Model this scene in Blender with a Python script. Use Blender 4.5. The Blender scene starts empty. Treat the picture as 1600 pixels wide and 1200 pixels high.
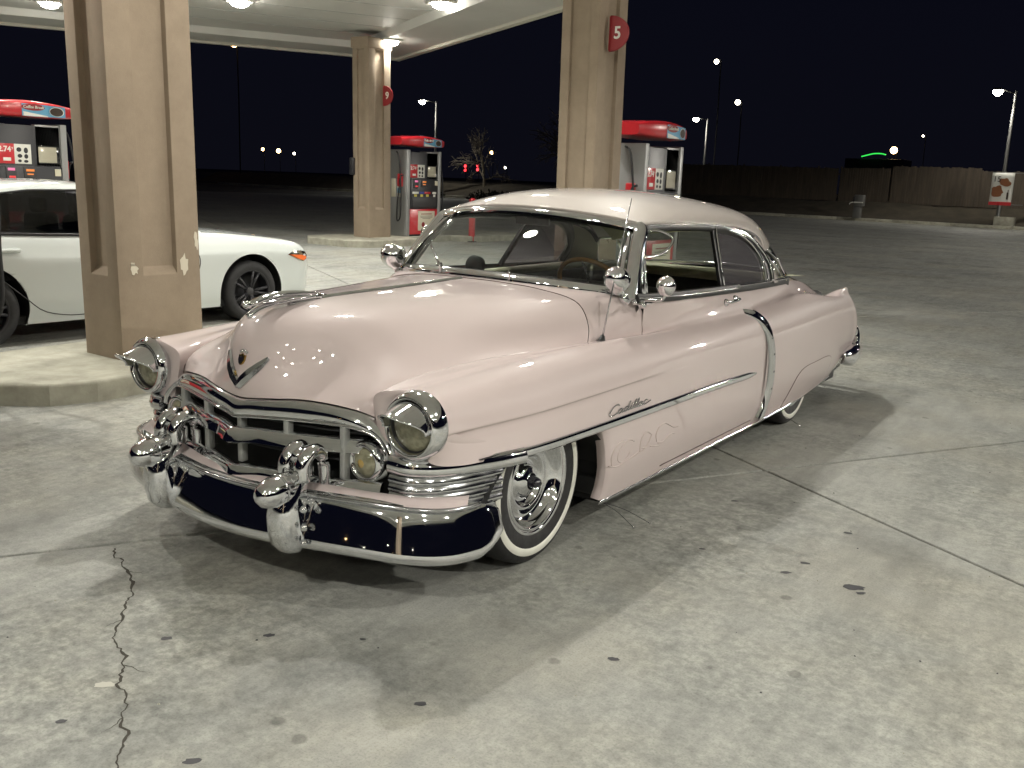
import bpy, bmesh, math, random
import numpy as np
from mathutils import Vector, Matrix
random.seed(7); rng = np.random.default_rng(7)
SC = bpy.context.scene
COL = SC.collection
R = math.radians

# ------------------------------------------------------------------ camera
cam_d = bpy.data.cameras.new('camera'); cam = bpy.data.objects.new('camera', cam_d); COL.objects.link(cam)
cam_d.sensor_width = 36.0; cam_d.sensor_fit = 'HORIZONTAL'; cam_d.lens = 33.345
cam_d.clip_start = 0.05; cam_d.clip_end = 900
YAW, PITCH, ROLL = -0.596, 0.214, -0.040
fwd = np.array([math.cos(PITCH)*math.sin(YAW), math.cos(PITCH)*math.cos(YAW), -math.sin(PITCH)])
rgt = np.cross(fwd, [0,0,1]); rgt /= np.linalg.norm(rgt); dwn = np.cross(fwd, rgt)
cr_, sr_ = math.cos(ROLL), math.sin(ROLL)
rgt, dwn = cr_*rgt + sr_*dwn, -sr_*rgt + cr_*dwn
cam.matrix_world = Matrix(((rgt[0],-dwn[0],-fwd[0],2.906),(rgt[1],-dwn[1],-fwd[1],-3.238),(rgt[2],-dwn[2],-fwd[2],1.607),(0,0,0,1)))
SC.camera = cam

# ------------------------------------------------------------------ night sky and exposure
W = bpy.data.worlds.new('World'); SC.world = W; W.use_nodes = True
wn = W.node_tree.nodes; wl = W.node_tree.links
bg = wn['Background']
tc = wn.new('ShaderNodeTexCoord'); sx = wn.new('ShaderNodeSeparateXYZ'); rp = wn.new('ShaderNodeValToRGB')
wl.new(tc.outputs['Generated'], sx.inputs[0]); wl.new(sx.outputs['Z'], rp.inputs['Fac']); wl.new(rp.outputs['Color'], bg.inputs['Color'])
rp.color_ramp.elements[0].position = 0.0; rp.color_ramp.elements[0].color = (0.0030,0.0031,0.0058,1)
rp.color_ramp.elements[1].position = 0.5; rp.color_ramp.elements[1].color = (0.0016,0.0021,0.0062,1)
bg.inputs['Strength'].default_value = 1.0
SC.view_settings.view_transform = 'Standard'; SC.view_settings.look = 'None'
SC.view_settings.exposure = 0.19; SC.view_settings.gamma = 1.0
try: SC.view_settings.use_curve_mapping = False
except Exception: pass
SC.render.engine = 'CYCLES'
cy = SC.cycles
cy.use_denoising = True
try: cy.denoiser = 'OPENIMAGEDENOISE'
except Exception: pass
cy.max_bounces = 10; cy.glossy_bounces = 5; cy.diffuse_bounces = 3; cy.transparent_max_bounces = 16; cy.transmission_bounces = 6
cy.sample_clamp_indirect = 6.0; cy.sample_clamp_direct = 0.0
cy.caustics_reflective = False; cy.caustics_refractive = False
CANOPY_W = 285.0      # power of one canopy lamp
POLE_W = 2600.0       # power of one parking-lot lamp
LAMP_COL = (1.0, 0.97, 0.895)

# ------------------------------------------------------------------ materials
MATS = {}
def mat(name, col=(.5,.5,.5), rough=.5, metal=0., coat=0., coat_r=.03, spec=.5, emit=None, es=0., ior=None, aniso=None):
    m = bpy.data.materials.new(name); m.use_nodes = True; MATS[name] = m
    b = m.node_tree.nodes['Principled BSDF']
    b.inputs['Base Color'].default_value = (*col,1); b.inputs['Roughness'].default_value = rough
    b.inputs['Metallic'].default_value = metal; b.inputs['Coat Weight'].default_value = coat
    b.inputs['Coat Roughness'].default_value = coat_r; b.inputs['Specular IOR Level'].default_value = spec
    if emit: b.inputs['Emission Color'].default_value = (*emit,1); b.inputs['Emission Strength'].default_value = es
    return m
def nodes(m): return m.node_tree.nodes, m.node_tree.links, m.node_tree.nodes['Principled BSDF']
def noise_into(m, scale, lo, hi, inp='Base Color', detail=6, rough=.6, pos=(.3,.7), coord='Object', stretch=None):
    n, l, b = nodes(m)
    t = n.new('ShaderNodeTexCoord'); nz = n.new('ShaderNodeTexNoise'); r = n.new('ShaderNodeValToRGB')
    nz.inputs['Scale'].default_value = scale; nz.inputs['Detail'].default_value = detail; nz.inputs['Roughness'].default_value = rough
    if stretch:
        mp = n.new('ShaderNodeMapping'); mp.inputs['Scale'].default_value = stretch
        l.new(t.outputs[coord], mp.inputs['Vector']); l.new(mp.outputs['Vector'], nz.inputs['Vector'])
    else: l.new(t.outputs[coord], nz.inputs['Vector'])
    r.color_ramp.elements[0].position, r.color_ramp.elements[1].position = pos
    c = lambda v: (*v,1) if hasattr(v,'__len__') else (v,v,v,1)
    r.color_ramp.elements[0].color = c(lo); r.color_ramp.elements[1].color = c(hi)
    l.new(nz.outputs['Fac'], r.inputs['Fac']); l.new(r.outputs['Color'], b.inputs[inp])
    return r
def bump_into(m, scale, strength=.2, dist=.01, detail=8, coord='Object'):
    n, l, b = nodes(m)
    t = n.new('ShaderNodeTexCoord'); nz = n.new('ShaderNodeTexNoise'); bp = n.new('ShaderNodeBump')
    nz.inputs['Scale'].default_value = scale; nz.inputs['Detail'].default_value = detail
    bp.inputs['Strength'].default_value = strength; bp.inputs['Distance'].default_value = dist
    l.new(t.outputs[coord], nz.inputs['Vector']); l.new(nz.outputs['Fac'], bp.inputs['Height']); l.new(bp.outputs['Normal'], b.inputs['Normal'])
def glass(name, tint, refl=1.0, rough=0.0, film=0.0):
    m = bpy.data.materials.new(name); m.use_nodes = True; MATS[name] = m
    n = m.node_tree.nodes; l = m.node_tree.links; n.clear()
    o = n.new('ShaderNodeOutputMaterial'); tr = n.new('ShaderNodeBsdfTransparent'); gl = n.new('ShaderNodeBsdfGlossy')
    fr = n.new('ShaderNodeFresnel'); mx = n.new('ShaderNodeMixShader'); mu = n.new('ShaderNodeMath'); mu.operation = 'MULTIPLY'; mu.use_clamp = True
    tr.inputs['Color'].default_value = (*tint,1); gl.inputs['Roughness'].default_value = rough; fr.inputs['IOR'].default_value = 1.5
    ge = n.new('ShaderNodeNewGeometry'); im = n.new('ShaderNodeMath'); im.operation = 'MULTIPLY_ADD'; im.inputs[1].default_value = 1/1.5-1.5; im.inputs[2].default_value = 1.5
    l.new(ge.outputs['Backfacing'], im.inputs[0]); l.new(im.outputs[0], fr.inputs['IOR'])      # same reflection from either side of a pane
    mu.inputs[1].default_value = refl
    l.new(fr.outputs[0], mu.inputs[0]); l.new(mu.outputs[0], mx.inputs[0]); first = tr.outputs[0]
    if film:      # diffuse dust film that also paints pale reflected glare onto the pane
        df = n.new('ShaderNodeBsdfDiffuse'); df.inputs['Color'].default_value = (.55,.52,.56,1); m2 = n.new('ShaderNodeMixShader'); m2.inputs[0].default_value = film
        l.new(tr.outputs[0], m2.inputs[1]); l.new(df.outputs[0], m2.inputs[2]); first = m2.outputs[0]
    l.new(first, mx.inputs[1]); l.new(gl.outputs[0], mx.inputs[2]); l.new(mx.outputs[0], o.inputs[0])
    return m
PINK = mat('pink_paint', (.665,.565,.552), .45, coat=1.0, coat_r=.015, spec=.15); noise_into(PINK, 2.0, (.655,.555,.542), (.675,.575,.562), detail=3)
ROOF = mat('lit_cream_pink_paint', (.69,.63,.59), .45, coat=1.0, coat_r=.025, spec=.15); noise_into(ROOF, 2.0, (.68,.62,.58), (.70,.64,.60), detail=3)  # roof colour made creamier to carry the reflection of the canopy lights
STRIPE = mat('pinstripe_paint', (.575,.478,.455), .35, coat=1.0)
for m_ in (PINK, ROOF): m_.node_tree.nodes['Principled BSDF'].inputs['Coat IOR'].default_value = 1.72
CHROME = mat('chrome', (.80,.81,.83), .035, 1.0); noise_into(CHROME, 9, .02, .075, 'Roughness', detail=5)
STEEL = mat('stainless_trim', (.62,.63,.65), .14, 1.0); noise_into(STEEL, 14, .10, .20, 'Roughness', detail=5)
GRILLEP = mat('grille_post_metal', (.46,.47,.45), .38, .35)
GOLD = mat('gold_enamel', (.45,.30,.08), .25, 1.0)
ENAMEL = mat('dark_enamel', (.02,.02,.03), .2, coat=1.0)
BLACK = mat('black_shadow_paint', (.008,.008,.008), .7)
GAP = mat('panel_gap', (.10,.065,.055), .8)
RUBBER = mat('tyre_rubber', (.014,.014,.015), .62); noise_into(RUBBER, 22, .5, .75, 'Roughness')
SEAL = mat('window_seal', (.012,.012,.013), .45)
WHITEWALL = mat('whitewall_rubber', (.74,.74,.66), .5); noise_into(WHITEWALL, 12, (.70,.70,.62), (.78,.78,.70))
GLASS = glass('windshield_glass', (.66,.70,.69), 1.0, 0, .012)
TINT = glass('tinted_glass', (.42,.38,.44), 1.6, 0, .16)
DTINT = glass('dark_tinted_glass', (.16,.16,.17), 1.3)
CLEARG = glass('clear_plastic', (.9,.9,.9), 1.6, .08)
LENS = mat('headlamp_glass', (.30,.29,.20), .06, .15, coat=1.0); noise_into(LENS, 30, (.20,.20,.13), (.42,.40,.27), detail=3)
LENSB = mat('lamp_reflector', (.72,.70,.58), .10, 1.0)
AMBER = mat('amber_lens', (.42,.30,.10), .1, coat=1.0)
REDLENS = mat('red_lens', (.45,.01,.012), .12, coat=1.0, emit=(.8,.02,.02), es=.12)
IDARK = mat('dark_upholstery', (.018,.02,.018), .6); noise_into(IDARK, 40, (.012,.014,.012), (.03,.032,.028))
ICREAM = mat('cream_upholstery', (.44,.44,.29), .55); noise_into(ICREAM, 30, (.40,.40,.26), (.48,.48,.33))
WOOD = mat('varnished_wood', (.34,.17,.04), .25, coat=.8); noise_into(WOOD, 35, (.26,.12,.03), (.42,.23,.06), stretch=(1,1,6))

def make_concrete():
    m = mat('stained_concrete', (.3,.3,.26), .75)
    n, l, b = nodes(m)
    t = n.new('ShaderNodeNewGeometry')
    def nz(s, d=8, r=.6, st=None, rot=0, off=0.):
        x = n.new('ShaderNodeTexNoise'); x.inputs['Scale'].default_value = s; x.inputs['Detail'].default_value = d; x.inputs['Roughness'].default_value = r
        mp = n.new('ShaderNodeMapping'); mp.inputs['Rotation'].default_value = (0,0,rot); mp.inputs['Location'].default_value = (off,off*.7,0)
        if st: mp.inputs['Scale'].default_value = st
        l.new(t.outputs['Position'], mp.inputs['Vector']); l.new(mp.outputs['Vector'], x.inputs['Vector'])
        return x
    def ramp(x, p0, p1, c0, c1):
        r = n.new('ShaderNodeValToRGB'); r.color_ramp.elements[0].position = p0; r.color_ramp.elements[1].position = p1
        r.color_ramp.elements[0].color = (*c0,1); r.color_ramp.elements[1].color = (*c1,1); l.new(x.outputs['Fac'], r.inputs['Fac']); return r
    def mix(a, c, mode, f):
        x = n.new('ShaderNodeMix'); x.data_type = 'RGBA'; x.blend_type = mode
        if hasattr(f,'outputs'): l.new(f.outputs[0], x.inputs[0])
        else: x.inputs[0].default_value = f
        l.new(a, x.inputs[6]); l.new(c, x.inputs[7]); return x.outputs[2]
    base = ramp(nz(.45, 6, .55), .32, .68, (.290,.296,.282), (.385,.386,.358))            # broad cloudy tone
    warm = ramp(nz(.8, 5, .6, off=9.), .45, .62, (1,1,1), (1.03,1.0,.95))                 # warmer patches
    mott = ramp(nz(13., 6, .62, off=3.), .40, .58, (.74,.75,.75), (1.06,1.06,1.05))      # hand-sized blotches
    fleck = ramp(nz(34., 5, .6, off=5.), .38, .60, (.72,.73,.72), (1.07,1.07,1.06))       # finger-sized flecks
    area = ramp(nz(.62, 5, .6, off=2.4), .38, .60, (.16,.16,.16), (.95,.95,.95))          # where the wear is strong
    worn = ramp(nz(6.0, 10, .72, (1,.22,1), .95), .40, .62, (.78,.785,.78), (1.06,1.06,1.05))   # swept streaks
    spk = ramp(nz(120., 4, .7), .34, .52, (.74,.745,.73), (1.05,1.05,1.04))               # aggregate speckle
    oil = ramp(nz(.7, 9, .66, off=1.2), .55, .68, (1,1,1), (.52,.525,.535))               # darker drive marks
    scuf = ramp(nz(2.2, 10, .72, (1,.16,1), .35, 4.), .60, .74, (1,1,1), (1.20,1.19,1.14))      # pale scuffs
    c = mix(base.outputs[0], warm.outputs[0], 'MULTIPLY', 1.0)
    c = mix(c, mott.outputs[0], 'MULTIPLY', area); c = mix(c, fleck.outputs[0], 'MULTIPLY', area)
    c = mix(c, worn.outputs[0], 'MULTIPLY', .8); c = mix(c, spk.outputs[0], 'MULTIPLY', .8); c = mix(c, oil.outputs[0], 'MULTIPLY', .75); c = mix(c, scuf.outputs[0], 'MULTIPLY', .8)
    # small round gum and drip spots
    v = n.new('ShaderNodeTexVoronoi'); v.inputs['Scale'].default_value = 3.1; l.new(t.outputs['Position'], v.inputs['Vector'])
    nn = nz(9, 4); ad = n.new('ShaderNodeMath'); ad.operation = 'MULTIPLY_ADD'; ad.inputs[1].default_value = .16; l.new(nn.outputs['Fac'], ad.inputs[0]); l.new(v.outputs['Distance'], ad.inputs[2])
    sp = n.new('ShaderNodeValToRGB'); sp.color_ramp.elements[0].position = .135; sp.color_ramp.elements[1].position = .165
    sp.color_ramp.elements[0].color = (.52,.52,.52,1); sp.color_ramp.elements[1].color = (1,1,1,1); l.new(ad.outputs[0], sp.inputs['Fac'])
    c = mix(c, sp.outputs[0], 'MULTIPLY', .8)
    l.new(c, b.inputs['Base Color'])
    rr = ramp(nz(3.2, 6), .3, .7, (.5,.5,.5), (.82,.82,.82)); l.new(rr.outputs[0], b.inputs['Roughness'])
    bp = n.new('ShaderNodeBump'); bp.inputs['Strength'].default_value = .22; bp.inputs['Distance'].default_value = .006
    l.new(nz(60, 8, .7).outputs['Fac'], bp.inputs['Height']); l.new(bp.outputs['Normal'], b.inputs['Normal'])
    return m
CONC = make_concrete()
ASPH = mat('old_asphalt', (.05,.05,.048), .8); noise_into(ASPH, .6, (.035,.035,.034), (.075,.075,.07), detail=10); bump_into(ASPH, 50, .3, .008)
CURBM = mat('kerb_concrete', (.36,.35,.28), .8); noise_into(CURBM, 5, (.26,.25,.20), (.44,.43,.35), detail=9); bump_into(CURBM, 60, .25, .006)
STUCCO = mat('brown_stucco', (.29,.23,.165), .85); noise_into(STUCCO, 2.2, (.235,.185,.132), (.32,.255,.185), detail=12, rough=.7); bump_into(STUCCO, 140, .35, .004)
PLASTER = mat('bare_plaster', (.62,.57,.46), .9)
SOFFIT = mat('canopy_soffit', (.60,.60,.57), .6); noise_into(SOFFIT, .8, (.56,.56,.53), (.63,.63,.60))
FASCIA = mat('canopy_fascia', (.62,.60,.52), .55)
LAMPGLASS = mat('lamp_diffuser', (.9,.9,.85), .4, emit=(1,.95,.84), es=95.)
ORANGE_E = mat('sodium_glow', (1,.7,.4), .4, emit=(1,.62,.26), es=14.)
WHITE_E = mat('distant_lamp_glow', (1,1,1), .4, emit=(1,.9,.72), es=14.)
GREEN_E = mat('green_neon_glow', (.1,.8,.2), .4, emit=(.05,1,.12), es=.9)
RED_E = mat('red_lamp_glow', (.8,.05,.05), .4, emit=(1,.04,.05), es=4.)
REDP = mat('red_plastic', (.52,.022,.03), .3, coat=.5); noise_into(REDP, 6, (.49,.018,.026), (.55,.026,.034))
REDSIGN = mat('red_sign_paint', (.26,.018,.022), .5)
WHITEP = mat('white_plastic', (.72,.72,.66), .4)
CREAMP = mat('cream_card', (.64,.60,.46), .5)
BLACKP = mat('black_plastic', (.018,.018,.022), .38)
GREYP = mat('grey_metal_panel', (.30,.305,.30), .42, .25); noise_into(GREYP, 5, .34, .5, 'Roughness')
DGREY = mat('dark_grey_metal', (.05,.05,.052), .5, .3)
BLUEP = mat('blue_print', (.12,.36,.55), .4)
YELP = mat('yellow_print', (.62,.55,.10), .4)
NAVYP = mat('navy_print', (.05,.07,.35), .4)
BROWNP = mat('brown_print', (.24,.09,.035), .5)
COFFEE = mat('coffee_print', (.045,.028,.018), .5)
DISP_O = mat('orange_display', (.3,.1,.02), .3, emit=(1,.28,.05), es=.55)
DISP_P = mat('pink_display', (.4,.1,.2), .3, emit=(1,.25,.5), es=.5)
DISP_R = mat('red_display', (.4,.02,.02), .3, emit=(1,.06,.06), es=.5)
WHITECAR = mat('white_car_paint', (.60,.64,.62), .3, coat=1.0, coat_r=.02)
GALV = mat('galvanised_pole', (.20,.20,.19), .5, .6); noise_into(GALV, 10, .4, .6, 'Roughness')
WOODF = mat('weathered_fence_wood', (.10,.075,.05), .85); noise_into(WOODF, 1.6, (.045,.036,.026), (.085,.066,.046), stretch=(3,3,.4))
SOIL = mat('bare_verge_soil', (.10,.082,.055), .95); noise_into(SOIL, 1.5, (.035,.03,.02), (.075,.062,.042), detail=9)
BARK = mat('pale_bark', (.20,.17,.12), .9); noise_into(BARK, 12, (.15,.13,.09), (.26,.22,.16))
LEAF = mat('dark_shrub_leaves', (.008,.010,.006), .95)
STAIN = mat('oil_stain', (.055,.055,.06), .6)
CRACK = mat('joint_dirt', (.055,.05,.04), .95)
PAINTL = mat('worn_line_paint', (.5,.48,.38), .8)

# ------------------------------------------------------------------ mesh helpers
ORG = [np.zeros(3)]
def link(o, parent=None, **pr):
    COL.objects.link(o)
    if parent is not None: o.parent = parent
    for k, v in pr.items(): o[k] = v
    return o
def thing(name, label, cat, loc=(0,0,0), group=None):
    o = bpy.data.objects.new(name, None); o.empty_display_size = .2; o.location = loc
    link(o, None, label=label, category=cat)
    if group: o['group'] = group
    ORG[0] = np.array(loc, float)
    return o
def mesh(name, V, F, m, parent=None, smooth=True, uvn=None, **pr):
    V = np.asarray(V, float) - (ORG[0] if parent is not None else 0)
    me = bpy.data.meshes.new(name); me.from_pydata(V.tolist(), [], [list(map(int,f)) for f in F])
    for k in (m if isinstance(m,(list,tuple)) else [m]): me.materials.append(k)
    me.polygons.foreach_set('use_smooth', [smooth]*len(me.polygons))
    if uvn is not None:
        try: me.normals_split_custom_set_from_vertices([tuple(x) for x in uvn])
        except Exception as e: print('normals', e)
    me.update()
    o = bpy.data.objects.new(name, me); link(o, parent, **pr); return o
class MB:
    """collects shapes into one mesh"""
    def __init__(s): s.V=[]; s.F=[]; s.n=0
    def add(s, V, F):
        V = np.asarray(V,float); s.V.append(V); s.F += [[int(i)+s.n for i in f] for f in F]; s.n += len(V); return s
    def build(s, name, m, parent=None, smooth=True, **pr):
        return mesh(name, np.concatenate(s.V), s.F, m, parent, smooth, **pr)
def soften(o, ang=38):
    me = o.data
    bm = bmesh.new(); bm.from_mesh(me)
    bmesh.ops.recalc_face_normals(bm, faces=bm.faces)
    for e in bm.edges:
        if len(e.link_faces) == 2 and e.calc_face_angle(0) > R(ang): e.smooth = False
    bm.to_mesh(me); bm.free(); return o
def box(c, s, bev=0.0, rz=0.0):
    """bevelled box, returns V,F"""
    bm = bmesh.new(); bmesh.ops.create_cube(bm, size=1.0)
    for v in bm.verts: v.co = Vector((v.co.x*s[0], v.co.y*s[1], v.co.z*s[2]))
    if bev > 0: bmesh.ops.bevel(bm, geom=list(bm.edges), offset=min(bev, .45*min(s)), segments=2, profile=.5, affect='EDGES')
    M = Matrix.Rotation(rz, 3, 'Z')
    V = [tuple(M @ v.co + Vector(c)) for v in bm.verts]; bm.verts.index_update()
    F = [[v.index for v in f.verts] for f in bm.faces]; bm.free(); return np.array(V), F
def bx(name, c, s, m, parent=None, bev=.005, rz=0, **pr):
    V, F = box(c, s, bev, rz); return soften(mesh(name, V, F, m, parent, True, **pr))
def gridF(nu, nv, flip=False, cu=False, cv=False):
    F = []
    for i in range(nu-1 + cu):
        for j in range(nv-1 + cv):
            a=i*nv+j; b=((i+1)%nu)*nv+j; c=((i+1)%nu)*nv+(j+1)%nv; d=i*nv+(j+1)%nv
            F.append([a,d,c,b] if flip else [a,b,c,d])
    return F
def nspline(P, t):
    """natural cubic spline through P (k,d) at index params, sampled at t"""
    P = np.asarray(P,float); k = len(P)
    if k < 3: 
        i = np.clip(np.floor(t).astype(int),0,k-2); f=(t-i)[:,None]; return P[i]*(1-f)+P[i+1]*f
    A = np.zeros((k,k)); B = np.zeros((k,P.shape[1])); A[0,0]=A[-1,-1]=1
    for i in range(1,k-1): A[i,i-1:i+2] = 1,4,1; B[i] = 6*(P[i-1]-2*P[i]+P[i+1])
    M = np.linalg.solve(A,B)
    i = np.clip(np.floor(t).astype(int),0,k-2); f=(t-i)[:,None]; g=1-f
    return g*P[i]+f*P[i+1]+((g**3-g)*M[i]+(f**3-f)*M[i+1])/6
def crom(P, n=None, ts=None, closed=False):
    """centripetal Catmull-Rom resampled at n points uniform in chord"""
    P = np.asarray(P,float)
    if closed: P = np.concatenate([P[-1:],P,P[:2]])
    else: P = np.concatenate([2*P[:1]-P[1:2],P,2*P[-1:]-P[-2:-1]])
    d = np.linalg.norm(np.diff(P,axis=0),axis=1)**.5; d = np.maximum(d,1e-5)
    T = np.concatenate([[0],np.cumsum(d)])
    if ts is None: ts = np.linspace(T[1],T[-2],n,endpoint=not closed)
    else: ts = T[1]+np.asarray(ts)*(T[-2]-T[1])
    i = np.clip(np.searchsorted(T,ts,side='right')-1,1,len(P)-3)
    t0,t1,t2,t3 = T[i-1],T[i],T[i+1],T[i+2]; t=ts
    def L(a,b,ta,tb): return ((tb-t)/(tb-ta))[:,None]*a+((t-ta)/(tb-ta))[:,None]*b
    p0,p1,p2,p3 = P[i-1],P[i],P[i+1],P[i+2]
    A1=L(p0,p1,t0,t1);A2=L(p1,p2,t1,t2);A3=L(p2,p3,t2,t3)
    B1=L(A1,A2,t0,t2);B2=L(A2,A3,t1,t3); return L(B1,B2,t1,t2)
def resamp(P, n):
    P = np.asarray(P,float); d = np.concatenate([[0],np.cumsum(np.linalg.norm(np.diff(P,axis=0),axis=1))]); t=np.linspace(0,d[-1],n)
    return np.stack([np.interp(t,d,P[:,k]) for k in range(P.shape[1])],1)
def smoothg(P, it, keep=True):
    for _ in range(it):
        Q = P.copy(); Q[1:-1] = .25*P[:-2]+.5*P[1:-1]+.25*P[2:]; P2=Q.copy()
        P2[:,1:-1] = .25*Q[:,:-2]+.5*Q[:,1:-1]+.25*Q[:,2:]; P = P2
    return P
def surf(rails, nu, nv, it=1):
    """rails: K rails x S stations x 3 -> (nu,nv,3); u along stations, v across rails"""
    rails = np.asarray(rails,float); S = rails.shape[1]; t = np.linspace(0,S-1,nu)
    G = np.stack([nspline(r,t) for r in rails],1)
    # shared chord parameter across sections keeps the grid lines flowing
    d = np.sqrt(np.linalg.norm(np.diff(G,axis=1),axis=2)).mean(0); 
    out = np.stack([crom(g,nv) for g in G],0)
    return smoothg(out,it) if it else out
def gnorm(P, flip=False):
    du = np.gradient(P,axis=0); dv = np.gradient(P,axis=1); n = np.cross(du,dv); n /= np.linalg.norm(n,axis=2,keepdims=True)+1e-12
    return -n if flip else n
def gobj(name, P, m, parent=None, flip=False, mirror=False, N=None, thick=0, **pr):
    P = np.array(P,float)
    if mirror: P = P*[-1,1,1]; flip = not flip
    if N is not None: N = N*[-1,1,1] if mirror else N
    nu,nv = P.shape[:2]
    o = mesh(name, P.reshape(-1,3), gridF(nu,nv,flip), m, parent, True, None if N is None else N.reshape(-1,3), **pr)
    if thick:
        md = o.modifiers.new('thickness','SOLIDIFY'); md.thickness = thick; md.offset = -1; md.use_quality_normals = False
    return o
def frames(P, up=(0,0,1), closed=False):
    P = np.asarray(P,float)
    T = np.gradient(P,axis=0) if not closed else (np.roll(P,-1,0)-np.roll(P,1,0)); T /= np.linalg.norm(T,axis=1,keepdims=True)+1e-12
    up = np.broadcast_to(np.asarray(up,float),P.shape)
    S = np.cross(T,up); S /= np.linalg.norm(S,axis=1,keepdims=True)+1e-12; U = np.cross(S,T); return T,S,U
def sweep(P, prof, up=(0,0,1), closed=False, scale=None, cap=True, cprof=True):
    """sweep profile (n,2: side, up) along P. returns V,F"""
    P = np.asarray(P,float); prof = np.asarray(prof,float); T,S,U = frames(P,up,closed); k=len(prof)
    sc = np.ones(len(P)) if scale is None else np.asarray(scale)
    V = P[:,None,:] + (prof[None,:,0:1]*S[:,None,:] + prof[None,:,1:2]*U[:,None,:])*sc[:,None,None]
    F = gridF(len(P),k,False,closed,cprof)
    if cap and not closed and cprof: F = F+[list(range(k)), [ (len(P)-1)*k+i for i in range(k)][::-1]]
    return V.reshape(-1,3), F
def circ(r, n=10, ry=None): a=np.linspace(0,2*np.pi,n,endpoint=False); return np.stack([r*np.cos(a),(ry or r)*np.sin(a)],1)
def tube(P, r, n=8, taper=None, up=None):
    P = np.asarray(P,float)
    if up is None:
        d = P[-1]-P[0]; up = (0,0,1) if abs(d[2])<.8*np.linalg.norm(d)+1e-9 else (0.13,1,0.07)
    return sweep(P, circ(r,n), up, scale=taper)
def lathe(prof, axis_o, axis_d, n=32, close=False, ref=None):
    """prof (k,2: radius, along). revolve round axis"""
    prof=np.asarray(prof,float); d=np.asarray(axis_d,float); d=d/np.linalg.norm(d)
    a=np.array([0,0,1.]) if abs(d[2])<.9 else np.array([1.,0,0]); 
    if ref is not None: a=np.asarray(ref,float)
    e1=np.cross(a,d); e1/=np.linalg.norm(e1); e2=np.cross(d,e1)
    th=np.linspace(0,2*np.pi,n,endpoint=False)
    ring=np.cos(th)[:,None]*e1+np.sin(th)[:,None]*e2
    V=np.asarray(axis_o)+prof[None,:,1:2]*d+prof[None,:,0:1]*ring[:,None,:]
    return V.reshape(-1,3), gridF(n,len(prof),True,True,False)
def disc(c, nrm, r, n=24, ry=None, ref=None):
    d=np.asarray(nrm,float); d/=np.linalg.norm(d); a=np.array([0,0,1.]) if abs(d[2])<.9 else np.array([1.,0,0])
    e1=np.cross(a,d); e1/=np.linalg.norm(e1); e2=np.cross(d,e1); th=np.linspace(0,2*np.pi,n,endpoint=False)
    V=np.asarray(c)+r*np.cos(th)[:,None]*e1+(ry or r)*np.sin(th)[:,None]*e2
    return V,[list(range(n))]
def vf(name, vf_, m, parent=None, smooth=True, soft=None, **pr):
    o = mesh(name, vf_[0], vf_[1], m, parent, smooth, **pr)
    return soften(o, soft) if soft else o
def plate(name, pts, nrm, th, m, parent=None, **pr):
    """flat outlined plate with thickness; pts ordered polygon, extruded along nrm by th"""
    P=np.asarray(pts,float); n=len(P); d=np.asarray(nrm,float)*th
    V=np.concatenate([P,P+d]); F=[list(range(n))[::-1],[n+i for i in range(n)]]+[[i,(i+1)%n,n+(i+1)%n,n+i] for i in range(n)]
    o=mesh(name,V,F,m,parent,False,**pr); 
    bm=bmesh.new(); bm.from_mesh(o.data); bmesh.ops.recalc_face_normals(bm,faces=bm.faces); bm.to_mesh(o.data); bm.free(); return o
def text(name, body, size, O, ex, ey, m, parent=None, depth=.002, shear=0, align='CENTER', bold=0.0, **pr):
    """lettering as real geometry: origin O, reading direction ex, up ey"""
    c=bpy.data.curves.new(name,'FONT'); c.body=body; c.size=size; c.extrude=depth; c.align_x=align; c.align_y='CENTER'; c.shear=shear; c.offset=bold; c.resolution_u=3
    o=bpy.data.objects.new(name+'_src',c); COL.objects.link(o); bpy.context.view_layer.update()
    me=bpy.data.meshes.new_from_object(o.evaluated_get(bpy.context.evaluated_depsgraph_get())); bpy.data.objects.remove(o); bpy.data.curves.remove(c)
    V=np.array([v.co[:] for v in me.vertices]); F=[list(p.vertices) for p in me.polygons]; bpy.data.meshes.remove(me)
    ex=np.asarray(ex,float); ex/=np.linalg.norm(ex); ey=np.asarray(ey,float); ey/=np.linalg.norm(ey); ez=np.cross(ex,ey)
    return mesh(name, np.asarray(O)+V[:,:1]*ex+V[:,1:2]*ey+V[:,2:]*ez, F, m, parent, False, **pr)
def copytree(o, parent=None):
    c=o.copy(); COL.objects.link(c)
    if parent is not None: c.parent=parent
    for ch in list(o.children): copytree(ch,c)
    return c
# ================================================================== PINK COUPE
car = thing('vintage_coupe', 'pale pink chrome-laden vintage coupe parked on the concrete forecourt', 'car', (0,1.9,0))
NS = 170
# ---- front fender + door, shared side rails (y -> x,z)
ys = [-.70,-.5,-.2,.1,.45,.75,1.05,1.4,1.8,2.15,2.45]
def rail(X,Z,Y=ys): return np.stack([X,Y,Z],1)
cx_, cz_ = .77,.722
r_ib = rail([.62,.62,.64,.66,.68,.70,.72,.73,.73,.73,.73],[.585]*11)
r_in = rail([.585,.588,.625,.655,.69,.72,.75,.77,.78,.785,.785],[.70,.72,.74,.74,.74,.74,.74,.74,.74,.74,.74])
r0 = rail([.572,.59,.634,.668,.70,.735,.775,.79,.798,.80,.80],[.80,.842,.866,.868,.862,.857,.855,.86,.865,.865,.865])
r0b= rail([.67,.685,.715,.735,.755,.78,.805,.815,.82,.825,.825],[.838,.848,.869,.874,.873,.870,.866,.866,.868,.868,.866])
r1 = rail([.77,.775,.79,.80,.81,.82,.836,.842,.846,.85,.853],[.846,.852,.869,.877,.878,.876,.870,.865,.862,.860,.857])
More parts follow.
